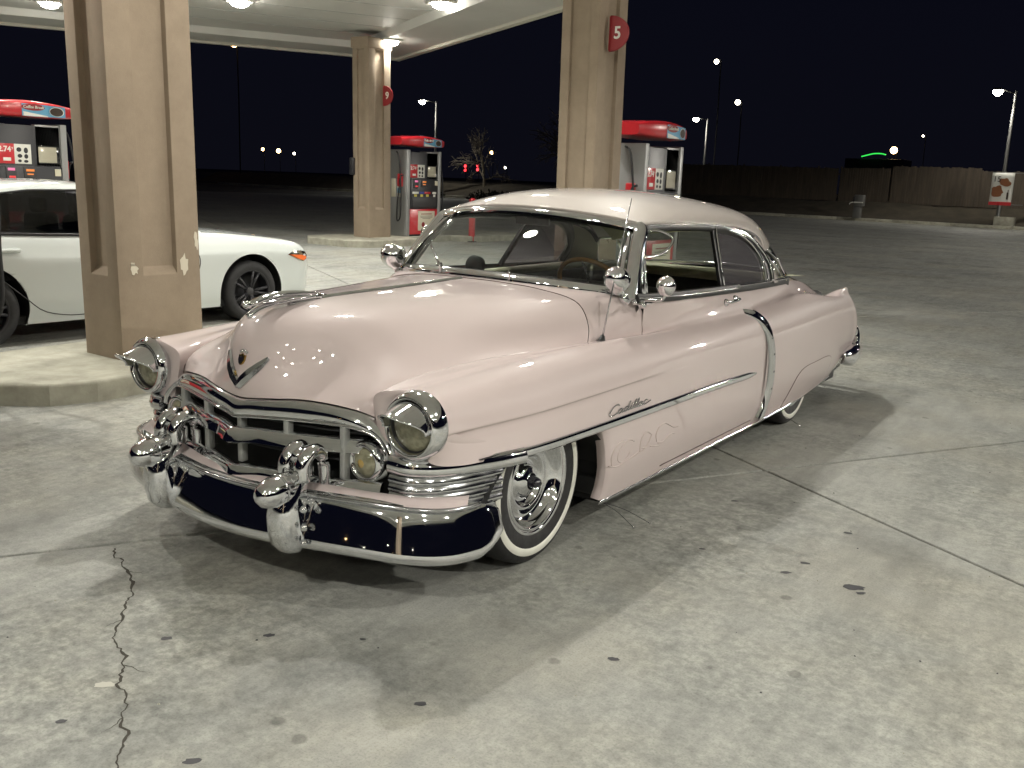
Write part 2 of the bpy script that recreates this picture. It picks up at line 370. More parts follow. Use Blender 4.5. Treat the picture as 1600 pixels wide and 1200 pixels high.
r2 = rail([.85,.855,.872,.88,.886,.889,.894,.898,.901,.905,.908],[.82,.824,.837,.843,.842,.838,.832,.827,.823,.82,.815])
r3 = rail([.888,.895,.916,.926,.931,.933,.936,.937,.938,.938,.938],[.765,.768,.772,.775,.772,.769,.766,.761,.756,.75,.745])
r4 = rail([.896,.908,.935,.945,.947,.948,.947,.947,.947,.947,.947],[.722,.718,.714,.713,.713,.713,.712,.71,.706,.70,.695])
r4c= rail([.897,.910,.938,.948,.950,.950,.948,.949,.949,.949,.949],[.705,.703,.700,.700,.700,.702,.700,.695,.69,.685,.68])
r5 = rail([.886,.898,.926,.937,.939,.942,.949,.951,.951,.951,.951],[.694,.692,.690,.690,.690,.690,.688,.68,.675,.67,.66])
r5b= rail([.887,.903,.934,.943,.946,.949,.953,.954,.954,.954,.954],[.655,.655,.65,.65,.65,.645,.64,.635,.63,.62,.61])
zsp = [.575,.568,.553,.546,.541,.538,.534,.529,.522,.512,.50]
r6 = rail([.884,.915,.945,.952,.955,.957,.957,.957,.957,.957,.956],zsp)
full = np.array([r_ib,r_in,r0,r0b,r1,r2,r3,r4,r4c,r5,r5b,r6])
tt = np.linspace(0,10,NS)
FU = np.stack([nspline(r,tt) for r in full],1)            # (NS,K,3)
# nose rounds into the headlamp rim
ncirc = np.array([(-.86,-1.0),(-1,-.1),(-.88,.62),(-.5,.93),(0,1),(.62,.78),(.93,.36),(1,.0),(.99,-.13),(.97,-.22),(.85,-.55),(.62,-1.02)])
for i in range(NS):
    y = FU[i,4,1]
    t = np.clip((y+.70)/.17,0,1); w = math.sqrt(max(0,1-(1-t)**2))
    C = np.stack([cx_+.124*ncirc[:,0], FU[i,:,1]*0+y, cz_+.124*ncirc[:,1]],1)
    wk = np.maximum(w,np.array([1,1,1,.85,.35,0,0,0,0,0,0,0]))[:,None]
    FU[i] = C*(1-wk)+FU[i]*wk
sec = np.stack([crom(g,76) for g in FU],0); sec = smoothg(sec,1)
Nf = gnorm(sec)
yv = sec[:,30,1]; kd = int(np.argmin(abs(yv-1.05))); kfd = int(np.argmin(abs(yv-.93)))
# seam index across (control r0 is #2)
js = int(np.argmin(np.linalg.norm(sec[kd]-FU[kd,2],axis=1)))
SIDE = sec                                                # used to lay trims on the flank
fend = sec[:kd+1]
for s in (0,1):
    f = gobj('front_fender', fend, PINK, car, flip=True, mirror=bool(s), N=-Nf[:kd+1] if False else None)
ang_=np.arctan2(sec[0,:,2]-cz_,sec[0,:,0]-cx_); cap_=np.stack([cx_+.115*np.cos(ang_),np.full(len(ang_),-.690),cz_+.115*np.sin(ang_)],1)
for s in (0,1):
    gobj('fender_nose', np.stack([sec[0]*(1-t)+cap_*t+[0,-.012*math.sin(math.pi*t),0] for t in np.linspace(0,1,7)],1), PINK, car, flip=False, mirror=bool(s))
# ---- door upper: belt rails replace the seam
b0 = rail([.7,.7,.7,.71,.74,.765,.785,.80,.803,.803,.80],[1.06,1.06,1.06,1.058,1.05,1.045,1.038,1.026,1.014,1.005,.998])
b1 = rail([.7,.7,.7,.715,.745,.765,.782,.803,.810,.811,.811],[.99,.99,.99,.99,.99,.98,.97,.975,.968,.962,.958])
b2 = rail([.72,.72,.72,.725,.755,.765,.779,.806,.816,.820,.822],[.91,.91,.91,.91,.90,.90,.90,.925,.926,.922,.918])
b3 = rail([.72,.72,.72,.725,.755,.765,.778,.816,.828,.832,.835],[.857,.857,.857,.857,.857,.857,.858,.886,.892,.890,.886])
b4 = rail([.74,.74,.74,.745,.755,.78,.805,.831,.838,.843,.846],[.868,.868,.868,.868,.868,.868,.866,.872,.874,.872,.869])
dr = np.array([b0,b1,b2,b3,b4,r1,r2,r3,r4,r4c,r5,r5b,r6])
DU = np.stack([nspline(r,tt) for r in dr],1)
dsec = smoothg(np.stack([crom(g,76) for g in DU],0),1)
i0 = kd
door_up = dsec[i0:].copy(); fx_=np.clip((44-np.arange(76))/14.,0,1)[None,:,None]; sm_=door_up.copy()
for _ in range(60): sm_[1:-1]=.25*sm_[:-2]+.5*sm_[1:-1]+.25*sm_[2:]
door_up=door_up*(1-fx_)+sm_*fx_
# lower body below the spear
zl = lambda z: [z]*11
l0 = r6
l1 = rail([.90,.93,.95,.952,.954,.956,.956,.956,.956,.956,.955],[.42]*11)
l2 = rail([.90,.92,.94,.945,.947,.949,.949,.949,.949,.949,.948],[.30]*11)
l3 = rail([.88,.90,.92,.93,.932,.934,.934,.934,.934,.934,.934],[.215]*11)
l4 = rail([.87,.89,.91,.918,.921,.923,.923,.923,.922,.922,.922],[.165]*11)
LU = np.stack([nspline(r,tt) for r in (l0,l1,l2,l3,l4)],1)
low = np.stack([crom(g,30) for g in LU],0)
# sheer the front edge to follow the wheel opening
def yedge(z): return np.interp(z,[.16,.22,.32,.42,.50,.56],[.455,.462,.452,.425,.39,.355])
lf = low.copy(); ysel = lf[:,0,1]; k0=int(np.argmin(abs(ysel-.5))); kend=kfd
fl = []
for i in range(k0,kend+1):
    row = low[i].copy(); f = (i-k0)/(kend-k0)
    for j in range(30):
        ye = yedge(row[j,2]); row[j,1] = ye*(1-f)+row[j,1]*f
        row[j,0] -= .012*max(0,1-(row[j,1]-ye)/.05)**2
    fl.append(row)
fl = np.array(fl)
lip = fl[:1].copy(); lip[:,:,0] -= .05; lip[:,:,1] += .012
for s in (0,1):
    gobj('front_fender_lower', np.concatenate([lip,fl]), PINK, car, flip=True, mirror=bool(s))
for s in (0,1):
    d = gobj('door', door_up, PINK, car, flip=True, mirror=bool(s))
    gobj('door_skin', low[kend:], PINK, d, flip=True, mirror=bool(s))
    pinch = [low[i,25]+np.array([.003,0,0]) for i in range(kfd+6,NS-6,4)]
    vf('door_gap', tube(np.array(pinch)*([-1,1,1] if s else [1,1,1]),.0022,6), GAP, d)
# ---- hood
H = {}
H['c'] = [(0,-.845,.728),(0,-.850,.79),(0,-.834,.865),(0,-.802,.94),(0,-.742,1.012),(0,-.635,1.060),(0,-.40,1.083),(0,0,1.090),(0,.33,1.098),(0,.575,1.104)]
H['a'] = [(.15,-.828,.743),(.145,-.812,.795),(.14,-.786,.865),(.14,-.762,.935),(.142,-.708,1.000),(.145,-.612,1.045),(.15,-.40,1.075),(.16,0,1.084),(.175,.33,1.093),(.18,.60,1.100)]
H['b'] = [(.30,-.785,.755),(.290,-.732,.80),(.280,-.676,.862),(.280,-.645,.922),(.285,-.605,.972),(.300,-.520,1.016),(.325,-.36,1.046),(.36,0,1.060),(.395,.34,1.072),(.41,.64,1.082)]
H['c2']= [(.44,-.745,.748),(.435,-.705,.787),(.43,-.655,.822),(.42,-.600,.858),(.42,-.540,.898),(.435,-.460,.934),(.47,-.32,.963),(.53,0,.978),(.585,.35,1.000),(.615,.675,1.030)]
H['d'] = [(.52,-.712,.733),(.525,-.695,.772),(.53,-.660,.803),(.53,-.615,.826),(.537,-.555,.847),(.552,-.455,.866),(.580,-.28,.886),(.617,.04,.894),(.662,.41,.906),(.692,.65,.932)]
H['e'] = [(.571,-.680,.711),(.573,-.662,.764),(.578,-.618,.797),(.583,-.565,.819),(.592,-.487,.839),(.608,-.378,.852),(.640,-.16,.866),(.672,.10,.868),(.704,.44,.862),(.716,.61,.860)]
half = [H[k] for k in ('c','a','b','c2','d','e')]
mir = [[(-x,y,z) for x,y,z in r] for r in half[:0:-1]]
hood = surf(mir+half, 90, 96, 2)
hd = gobj('hood', hood, PINK, car, flip=False)
for s in (-1,1):
    e = [p for p in hood[::3, -1 if s>0 else 0]]
    vf('hood_gap', tube(np.array(e)+[s*.002,0,.0015],.0028,6), GAP, hd)
# ---- cowl
hr = [np.array(r[-1]) for r in half]
cw = [[hr[0]+[0,.006,0],(0,.62,1.106),(0,.662,1.105)],[hr[1]+[0,.006,0],(.19,.640,1.103),(.2,.682,1.102)],[hr[2]+[0,.006,0],(.43,.700,1.09),(.45,.765,1.086)],
      [hr[3]+[0,.006,0],(.66,.79,1.054),(.70,.91,1.060)],[hr[4]+[0,.006,0],(.738,.86,.955),(.772,1.05,.975)],[hr[5]+[0,.006,0],(.748,.84,.858),(.778,1.05,.857)]]
cwm = [[np.array(p)*[-1,1,1] for p in r] for r in cw[:0:-1]]
cow = surf(cwm+[[np.array(p) for p in r] for r in cw], 16, 96, 1)
co = gobj('cowl', cow, PINK, car, flip=False)
vf('hood_gap', tube(cow[0,8:88:2]+[0,-.003,.001],.0025,6), GAP, co)
for s in (-1,1):
    side = np.array([(.7785,1.05,z) for z in np.linspace(.86,1.03,8)])*[s,1,1]
    vf('door_gap', tube(side,.0014,6), GAP, co)
# ---- quarter panel: each rail runs to its own rear edge
SQ = [0,.08,.2,.38,.52,.66,.77,.86,.93,.975,1.0]
def qrail(Y1, X, Z, curl=.075):
    Y = [2.42+(Y1-2.42)*s for s in SQ]
    P = [(x,y,z) for x,y,z in zip(X,Y,Z)]
    P[-1] = (P[-1][0]-curl*.55, P[-1][1]-.004, P[-1][2]); P.append((P[-1][0]-curl,P[-1][1]+.012,P[-1][2]-.004)); return P
ones = lambda a: [a]*11
q = []
q.append([(.803,2.42,.998),(.797,2.55,.996),(.785,2.8,.988),(.762,3.18,.978),(.735,3.42,.972),(.700,3.62,.958),(.672,3.88,.925),(.655,4.12,.872),(.648,4.34,.80),(.645,4.50,.715),(.64,4.60,.60),(.64,4.66,.50)])
q.append([(.813,2.42,.945),(.808,2.55,.944),(.798,2.8,.940),(.782,3.18,.930),(.765,3.45,.915),(.748,3.70,.885),(.735,3.92,.848),(.728,4.14,.812),(.726,4.35,.77),(.720,4.48,.70),(.70,4.59,.60),(.68,4.65,.52)])
q.append([(.836,2.42,.885),(.830,2.55,.890),(.818,2.8,.895),(.806,3.18,.903),(.80,3.45,.893),(.797,3.72,.865),(.797,3.95,.833),(.80,4.12,.825),(.805,4.30,.845),(.805,4.44,.80),(.79,4.57,.70),(.74,4.66,.55)])
q.append([(.868,2.42,.862),(.862,2.55,.868),(.856,2.8,.877),(.850,3.18,.892),(.852,3.45,.888),(.856,3.72,.862),(.861,3.95,.830),(.865,4.10,.826),(.868,4.25,.858),(.869,4.37,.873),(.850,4.47,.835),(.77,4.50,.80)])
q.append(qrail(4.49,[.908,.905,.902,.902,.902,.900,.896,.892,.887,.880,.872],[.825,.83,.836,.846,.846,.836,.822,.815,.815,.812,.806]))
q.append(qrail(4.58,[.943,.944,.944,.943,.940,.934,.926,.917,.908,.900,.893],[.752,.755,.758,.762,.762,.757,.75,.745,.742,.738,.735]))
q.append(qrail(4.665,[.960,.963,.964,.963,.959,.951,.942,.932,.921,.912,.905],[.64]*11))
q.append(qrail(4.72,[.964,.967,.968,.967,.963,.955,.944,.932,.920,.911,.904],[.51]*11))
q.append(qrail(4.68,[.958,.962,.963,.962,.957,.947,.935,.921,.908,.898,.890],[.38,.38,.38,.38,.38,.382,.385,.39,.395,.40,.40]))
q.append(qrail(4.60,[.944,.948,.949,.947,.941,.930,.917,.902,.888,.877,.868],[.265,.265,.265,.267,.272,.28,.29,.305,.315,.32,.32]))
q.append(qrail(4.52,[.924,.928,.929,.926,.920,.908,.894,.878,.863,.852,.843],[.168,.168,.168,.172,.182,.198,.212,.228,.238,.243,.245]))
quart = surf(q, 120, 90, 1)
ql = []
for s in (0,1):
    ql.append(gobj('rear_fender', quart, PINK, car, flip=True, mirror=bool(s)))
# ---- rear deck and tail
dk = [[(0,4.09,.978),(0,4.25,.955),(0,4.45,.89),(0,4.61,.78),(0,4.69,.62),(0,4.71,.45)],
      [(.35,3.99,.974),(.35,4.2,.948),(.35,4.42,.883),(.35,4.585,.775),(.35,4.68,.62),(.35,4.70,.45)],
      [(.56,3.80,.972),(.55,4.04,.935),(.54,4.36,.855),(.54,4.54,.75),(.54,4.65,.61),(.54,4.68,.46)],
      [(.748,3.27,.976),(.676,3.86,.928),(.650,4.25,.835),(.645,4.48,.725),(.64,4.59,.61),(.64,4.66,.50)]]
dkm = [[(-x,y,z) for x,y,z in r] for r in dk[:0:-1]]
gobj('trunk_lid', surf(dkm+dk, 40, 60, 1), PINK, car)
tl = np.array([[(x,4.67,z) for z in np.linspace(.47,.22,6)] for x in np.linspace(-.84,.84,14)]); gobj('tail_panel', tl, PINK, car)
# ---- roof
c0=[(0,1.05,1.448),(0,1.23,1.498),(0,1.5,1.532),(0,1.9,1.545),(0,2.3,1.536),(0,2.7,1.507),(0,3.1,1.462),(0,3.5,1.385),(0,3.84,1.272)]
c1=[(.2,1.066,1.443),(.2,1.245,1.492),(.2,1.51,1.525),(.2,1.9,1.538),(.2,2.3,1.528),(.2,2.7,1.500),(.2,3.1,1.455),(.2,3.48,1.376),(.2,3.80,1.266)]
c2=[(.38,1.112,1.428),(.38,1.28,1.470),(.385,1.53,1.500),(.39,1.9,1.512),(.39,2.3,1.503),(.385,2.7,1.476),(.38,3.07,1.434),(.375,3.42,1.350),(.37,3.68,1.252)]
c3=[(.52,1.166,1.410),(.525,1.31,1.440),(.53,1.55,1.463),(.535,1.9,1.472),(.535,2.3,1.464),(.53,2.69,1.438),(.525,3.02,1.394),(.515,3.28,1.318),(.505,3.48,1.232)]
c4=[(.60,1.206,1.395),(.605,1.34,1.411),(.61,1.57,1.426),(.615,1.9,1.430),(.617,2.3,1.417),(.615,2.67,1.390),(.61,2.94,1.344),(.602,3.12,1.276),(.592,3.26,1.192)]
c5=[(.645,1.232,1.384),(.646,1.36,1.390),(.648,1.57,1.390),(.650,1.9,1.384),(.650,2.3,1.366),(.648,2.65,1.336),(.645,2.85,1.302),(.640,2.97,1.256),(.634,3.05,1.186)]
rh=[c0,c1,c2,c3,c4,c5]; rm=[[(-x,y,z) for x,y,z in r] for r in rh[:0:-1]]
roofP = surf(rm+rh, 90, 70, 2)
gobj('roof', roofP, ROOF, car, thick=.02)
# pillar skin between quarter window and back glass
for s in (0,1):
    tx=lambda z:.800-(z-1.02)*.150/.345
    fr = crom([(tx(1.292)+.004,2.74,1.292),(tx(1.205)+.004,2.845,1.205),(tx(1.13)+.004,2.900,1.13),(tx(1.07)+.004,2.895,1.07),(tx(1.0)+.004,2.86,1.0)],20)
    re = crom([(.647,2.84,1.304),(.642,2.965,1.258),(.636,3.048,1.186),(.672,3.125,1.10),(.728,3.22,.99)],20)
    P = np.stack([fr*(1-t)+re*t+np.array([.012*math.sin(math.pi*t),0,0]) for t in np.linspace(0,1,6)],1)
    gobj('rear_pillar', P, ROOF, car, flip=False, mirror=bool(s))
drip = roofP[:,-1]
for s in (1,-1):
    P = resamp(drip,50)*[s,1,1]
    vf('drip_rail', sweep(P+[s*.004,0,-.014], circ(.012,8,.021)), SEAL, car)
    vf('drip_trim', tube(P+[s*.013,0,.003],.0035,6), STEEL, car)
# ---- windshield
def WB(t): t=np.asarray(t,float); return np.stack([.735*t,.668+.288*t**2,1.110-.047*t**2],-1)
def WH(t): t=np.asarray(t,float); return np.stack([.628*t,1.064+.165*t**2,1.438-.056*t**2],-1)
tg = np.linspace(-1,1,31)
B_,H_ = WB(tg),WH(tg)
wp = np.stack([B_*(1-a)+H_*a+np.array([0,-.02*math.sin(math.pi*a),.012*math.sin(math.pi*a)]) for a in np.linspace(0,1,12)],1)
ws = gobj('windshield', wp, GLASS, car)
# frame: base, header, posts
def arch(path, w, d, m, name, par, up):
    a=np.array([(-w,0),(-w*.82,d*.62),(-w*.42,d),(-w*.05,d*.82),(w*.3,d*.98),(w*.78,d*.6),(w,0)]); return vf(name, sweep(path,a,up), m, par, soft=60)
tgb=np.linspace(-1,1,40)
arch(WB(tgb)+[0,-.012,.008], .027,.018, CHROME,'windshield_base_trim',ws,(0,-.55,.83))
vf('windshield_gasket', tube(WB(tgb)+[0,.004,.026],.007,6), SEAL, ws)
arch(WH(tgb)+[0,-.018,.002], .030,.018, CHROME,'header_trim',ws,(0,-.5,.86))
vf('header_shadow_strip', tube(WH(tgb)+[0,-.002,-.022],.011,6), SEAL, ws)
for s in (-1,1):
    b=np.array([s*.742,.958,1.058]); h=np.array([s*.641,1.232,1.390])
    path=crom([b+[s*.004,-.006,-.02],b*.72+h*.28+[s*.004,-.012,.004],b*.35+h*.65+[s*.004,-.012,.006],b*.08+h*.92+[s*.002,-.008,.004],h+[-s*.018,-.010,-.006]],24)
    arch(path,.040,.026,CHROME,'windshield_post',ws,(s*.55,-.80,.25))
    inner=crom([WB(s*.955)+[0,-.012,.02],(WB(s*.955)*.5+WH(s*.955)*.5)+[0,-.03,.012],WH(s*.94)+[0,-.022,-.02],WH(s*.86)+[0,-.018,-.004]],24)
    vf('windshield_inner_trim', tube(inner,.013,8), CHROME, ws)
    cor=[b+[s*.02,.0,-.03],b+[s*.035,.06,-.035],b+[s*.05,.12,-.038]]
    vf('vent_sill_cap', sweep(np.array(cor),circ(.02,10,.013)), CHROME, car)
# dash wiper pivot
for s in (-1,1):
    p=WB(s*.30)+[0,-.03,.004]
    V,F=lathe([(.0,.045),(.008,.043),(.010,.03),(.007,.02),(.014,.0),(.016,-.01)],p,(0,-.25,1),14); vf('wiper_pivot',(V,F),CHROME,car)
# ---- side glass: tumblehome plane
def TX(z): return .800-(z-1.02)*.150/.345
def onside(y,z,o=0): return np.array([TX(z)+o,y,z])
beltz = lambda y: np.interp(y,[.95,1.05,1.4,1.8,2.15,2.45,2.9,3.3,3.44],[1.052,1.047,1.035,1.025,1.017,1.011,1.002,.994,.99])
for s in (1,-1):
    S=np.array([s,1,1])
    # belt sill
    P=np.array([[np.interp(y,[.90,1.05,1.4,2.45,2.8,3.2,3.42],[.765,.785,.80,.803,.79,.765,.742]),y,beltz(y)] for y in np.linspace(.965,3.27,60)])
    prof=np.array([(-.016,-.026),(.015,-.026),(.019,-.006),(.012,.018),(-.016,.020)])
    k=int(.56*60)
    vf('door_sill_trim', sweep(P[:k]*S,prof*[s,1]), SEAL, car, soft=50)
    vf('door_sill_chrome', tube((P[:k]+[.019,0,.0])*S,.004,6), STEEL, car)
    vf('quarter_sill_trim', sweep((P[k-1:]+[-.004,0,-.002])*S,prof*[s,1]), SEAL, car, soft=50)
    vf('quarter_sill_chrome', sweep((P[k-1:]+[.008,0,.012])*S,circ(.012,8,.006)), CHROME, car)
    # B bar
    b0_=onside(2.01,1.03,-.006); b1_=onside(2.15,1.368,-.004)
    vf('window_bar', sweep(np.array([b0_,b0_*.5+b1_*.5,b1_])*S,np.array([(-.018,-.010),(.018,-.010),(.018,.010),(-.018,.010)]),(s,0,.4)), SEAL, car, soft=40)
    vf('window_bar_trim', tube(np.array([b0_+[.016,.012,0],b0_*.5+b1_*.5+[.016,.012,0],b1_+[.016,.012,0]])*S,.007,8), CHROME, car)
    # quarter window and frame
    top=[(2.17,1.354),(2.40,1.336),(2.58,1.292),(2.70,1.226),(2.762,1.155),(2.770,1.09),(2.745,1.035),(2.72,1.012)]
    arc=crom([onside(y,z,-.014) for y,z in top],24)
    bot=np.array([onside(2.02+(2.72-2.02)*i/23,1.012,-.014) for i in range(24)])
    qg=np.stack([arc*(1-t)+bot*t for t in np.linspace(0,1,8)],1)
    gobj('quarter_window', qg*S, TINT, car, flip=(s<0))
    fr1=crom([onside(y+.014*min(1,max(0,(y-2.3)/.3)),z+.008,-.002) for y,z in top],40)
    vf('quarter_window_frame', sweep(fr1*S,circ(.013,8,.009),(s,0,.4)), CHROME, car)
    fr2=crom([onside(y,z,.004) for y,z in ((2.17,1.374),(2.48,1.350),(2.70,1.287),(2.825,1.205),(2.880,1.13),(2.878,1.07),(2.85,1.02))],40)
    vf('quarter_outer_frame', sweep(fr2*S,circ(.015,8,.009),(s,0,.4)), CHROME, car)
    vf('quarter_frame_seal', sweep(((fr1+fr2)/2+[-.008,0,0])*S,np.array([(-.040,-.004),(.040,-.004),(.040,.004),(-.040,.004)]),(s,0,.4)), SEAL, car)
    # vent window: chrome frame swung open, glass
    vpost=np.array([onside(1.03,1.04,-.004),onside(1.11,1.2,-.004),onside(1.235,1.368,-.004)])
    vf('vent_frame', sweep(vpost*S,circ(.018,8,.012),(s,0,.3)), CHROME, car)
    vin=np.array([onside(1.075,1.06,-.008),onside(1.15,1.2,-.008),onside(1.275,1.364,-.008)])
    vf('vent_frame_inner', tube(vin*S,.010,8), CHROME, car)
    va=[onside(1.135,1.238,.01),onside(1.20,1.31,.012),onside(1.275,1.362,.012),onside(1.36,1.362,.045),onside(1.405,1.325,.075),onside(1.34,1.278,.065),onside(1.24,1.245,.035)]
    vc=crom(va+[va[0]],40)
    vf('vent_window_rim', tube(vc*S,.008,8,up=(.3,.2,1)), CHROME, car)
    cen=vc.mean(0); V=np.concatenate([[cen],vc]); F=[[0,i,i+1] for i in range(1,len(vc))]
    mesh('vent_window', V*S, F, GLASS, car)
# ---- back glass
bt=[c0[-1],c1[-1],c2[-1],c3[-1],c4[-1],c5[-1]]; bb=[(0,4.08,.985),(.2,4.055,.985),(.38,3.97,.985),(.54,3.80,.985),(.65,3.53,.985),(.728,3.22,.99)]
btp=crom([(-x,y,z) for x,y,z in bt[:0:-1]]+bt,40); bbp=crom([(-x,y,z) for x,y,z in bb[:0:-1]]+bb,40)
gobj('back_glass', np.stack([btp*(1-t)+bbp*t+[0,.02*math.sin(math.pi*t),.02*math.sin(math.pi*t)] for t in np.linspace(0,1,8)],1), GLASS, car)
vf('back_glass_top_trim', tube(btp+[0,.004,.003],.010,8), CHROME, car); vf('back_glass_base_trim', tube(bbp+[0,.01,.006],.014,8), CHROME, car)
for s in (1,-1): vf('back_glass_post', tube(np.array([bt[-1],np.array(bt[-1])*.5+np.array(bb[-1])*.5+[.02,.02,.01],bb[-1]])*[s,1,1],.013,8), CHROME, car)
for s in (1,-1): vf('back_glass_divider', tube(np.array([bt[4],np.array(bt[4])*.5+np.array(bb[4])*.5+[.01,.02,.02],bb[4]])*[s,1,1],.012,8), CHROME, car)

# ---- flank projection: outermost surface point at (y,z)
allp = np.concatenate([SIDE[:, js:].reshape(-1,3), dsec[i0:].reshape(-1,3), low.reshape(-1,3), quart[:,20:].reshape(-1,3)])
allp = allp[allp[:,0]>.6]
def flank(y,z,off=.002):
    d=(allp[:,1]-y)**2+(allp[:,2]-z)**2; k=np.argsort(d)[:6]; w=1/(d[k]+1e-6); return np.array([(allp[k,0]*w).sum()/w.sum()+off,y,z])
# ---- spear along the flank
spz=lambda y: np.interp(y,ys,zsp)
P=np.array([flank(y,spz(y),.002) for y in np.linspace(-.26,2.27,70)]); 
for k in range(3): P[1:-1,0]=.25*P[:-2,0]+.5*P[1:-1,0]+.25*P[2:,0]
prof=np.array([(-.004,-.020),(.006,-.019),(.013,-.008),(.009,.0),(.013,.008),(.006,.019),(-.004,.020)])
sc=np.ones(70); sc[-6:]=[.97,.92,.83,.68,.45,.2]
for s in (1,-1):
    S=np.array([s,1,1])
    vf('side_spear', sweep(P*S,prof*[s,1],(0,0,1),scale=sc), CHROME, car, soft=70)
# chrome band wrapping under the headlamp and louvred corner grille
def cornerx(t): # plan curve of the nose corner, t 0 inner front .. 1 side
    return crom([(.672,-.722),(.745,-.712),(.815,-.660),(.868,-.575),(.906,-.46),(.930,-.35),(.944,-.24)],ts=t)
ct=np.linspace(0,1,40); cp=cornerx(ct)
zb=np.interp(ct,[0,.3,.6,1],[.572,.568,.565,.552])
for s in (1,-1):
    S=np.array([s,1,1])
    band=np.column_stack([cp,zb]); prof=np.array([(-.03,-.040),(.006,-.040),(.017,-.032),(.020,-.012),(.014,.010),(.004,.024),(-.03,.026)])
    vf('headlamp_band', sweep(band*S,prof*[s,1],(0,0,1)), CHROME, car, soft=60)
    # fender skin between lamp and band
    inn=np.stack([cp[:,0]-.012,cp[:,1]+.012,zb+.012],1)
    th=np.linspace(-2.45,.0,40); cir=np.stack([cx_+.118*np.cos(th),np.full(40,-.69),cz_+.118*np.sin(th)],1)
    gobj('headlamp_surround', np.stack([inn*(1-t)+cir*t for t in np.linspace(0,1,6)],1)*S, PINK, car, flip=(s>0))
    cg=None
    for k in range(4):
        z0=.506-.033*k
        pth=np.column_stack([cornerx(np.linspace(0,.80,36)),np.full(36,z0)])-[.004,-.004,0]
        pr=np.array([(-.02,-.016),(.000,-.016),(.010,-.005),(.010,.003),(.000,.016),(-.02,.016)])
        vf('corner_louvre', sweep(pth*S,pr*[s,1],(0,0,1)), STEEL, car, soft=40)
    pth=np.column_stack([cornerx(np.linspace(0,.78,36)),np.full(36,.45)])-[.018,-.018,0]
    vf('louvre_backing', sweep(pth*S,np.array([(-.01,-.07),(0,-.07),(0,.07),(-.01,.07)])*[s,1]), BLACK, car)
    pth=np.column_stack([cornerx(np.linspace(0,.74,36)),np.full(36,.378)])
    pr=np.array([(-.03,-.014),(.006,-.014),(.020,.0),(.006,.012),(-.03,.012)]); vf('lower_corner_trim', sweep(pth*S,pr*[s,1]), CHROME, car, soft=50)
# ---- headlamps with peaked visors
def headlamp(s):
    c=np.array([.772,-.682,.722]); ax=np.array([.02,-1,.0]); S=np.array([s,1,1])
    V,F=lathe([(.128,-.01),(.131,.0),(.130,.02),(.122,.045),(.112,.058),(.104,.060),(.098,.050),(.094,.035)],c,ax,48); 
    hl=vf('headlamp',(V*S,F),CHROME,car)
    V,F=lathe([(.098,.036),(.092,.040),(.090,.030)],c,ax,40); vf('headlamp_gasket',(V*S,F),SEAL,hl)
    prof=[(.0,.058),(.03,.056),(.055,.051),(.075,.043),(.089,.034),(.093,.030)]
    V,F=lathe(prof,c,ax,40); vf('headlamp_lens',(V*S,F),LENS,hl)
    # visor: half tube over the lamp drawn out to a beak
    th=np.linspace(-.12,math.pi+.12,40); rows=[]
    for k,t in enumerate(np.linspace(0,1,10)):
        row=[]
        for a in th:
            reach=.035+.105*max(0,math.sin(a))**1.5
            rr=.099-.012*t*math.sin(a)
            row.append(c+np.array([rr*math.cos(a),-(.045+reach*t),rr*math.sin(a)-.030*t*math.sin(a)+.020*max(0,(t-.75)*4)**2*max(0,math.sin(a))**6*.6]))
        rows.append(row)
    v=gobj('headlamp_visor', np.array(rows)*S, CHROME, hl, flip=(s>0), thick=.004)
    edge=np.array(rows[-1]); vf('visor_edge', tube(edge*S,.0042,6,up=(0,-1,.2)), CHROME, v)
headlamp(1); headlamp(-1)
# ---- V crest on the nose
hp=hood[:60].reshape(-1,3)
def nose(x,z,o=.004):
    d=(hp[:,0]-x)**2+(hp[:,2]-z)**2; k=np.argsort(d)[:5]; w=1/(d[k]+1e-7); return np.array([x,(hp[k,1]*w).sum()/w.sum()-o,z])
for s in (1,-1):
    pth=np.array([nose(s*x,z) for x,z in ((0,.775),(.028,.803),(.056,.832),(.084,.860),(.112,.890))])
    vf('nose_emblem', sweep(pth,np.array([(-.004,-.011),(.004,-.011),(.011,0),(.004,.011),(-.004,.011)])*[s,1],(s*.3,-1,0) if 0 else (0,0,1),scale=[1.4,1.7,1.65,1.35,.7]), STEEL, car, soft=50)
pts=[(-.017,.892),(-.017,.872),(-.010,.859),(0,.853),(.010,.859),(.017,.872),(.017,.892),(.008,.889),(0,.897),(-.008,.889)]
cre=plate('nose_crest',[nose(x,z,.0) for x,z in pts],(0,-1,.3),.008,GOLD,car)
plate('crest_shield',[nose(x*.7,.873+(z-.873)*.7,.008) for x,z in pts],(0,-1,.3),.003,ENAMEL,cre)
for x,z in ((-.016,.902),(-.006,.907),(.006,.907),(.016,.902)):
    V,F=lathe([(0,.008),(.005,.006),(.007,0)],nose(x,z,.002),(0,-.8,.6),10); vf('crest_pearl',(V,F),CHROME,cre)
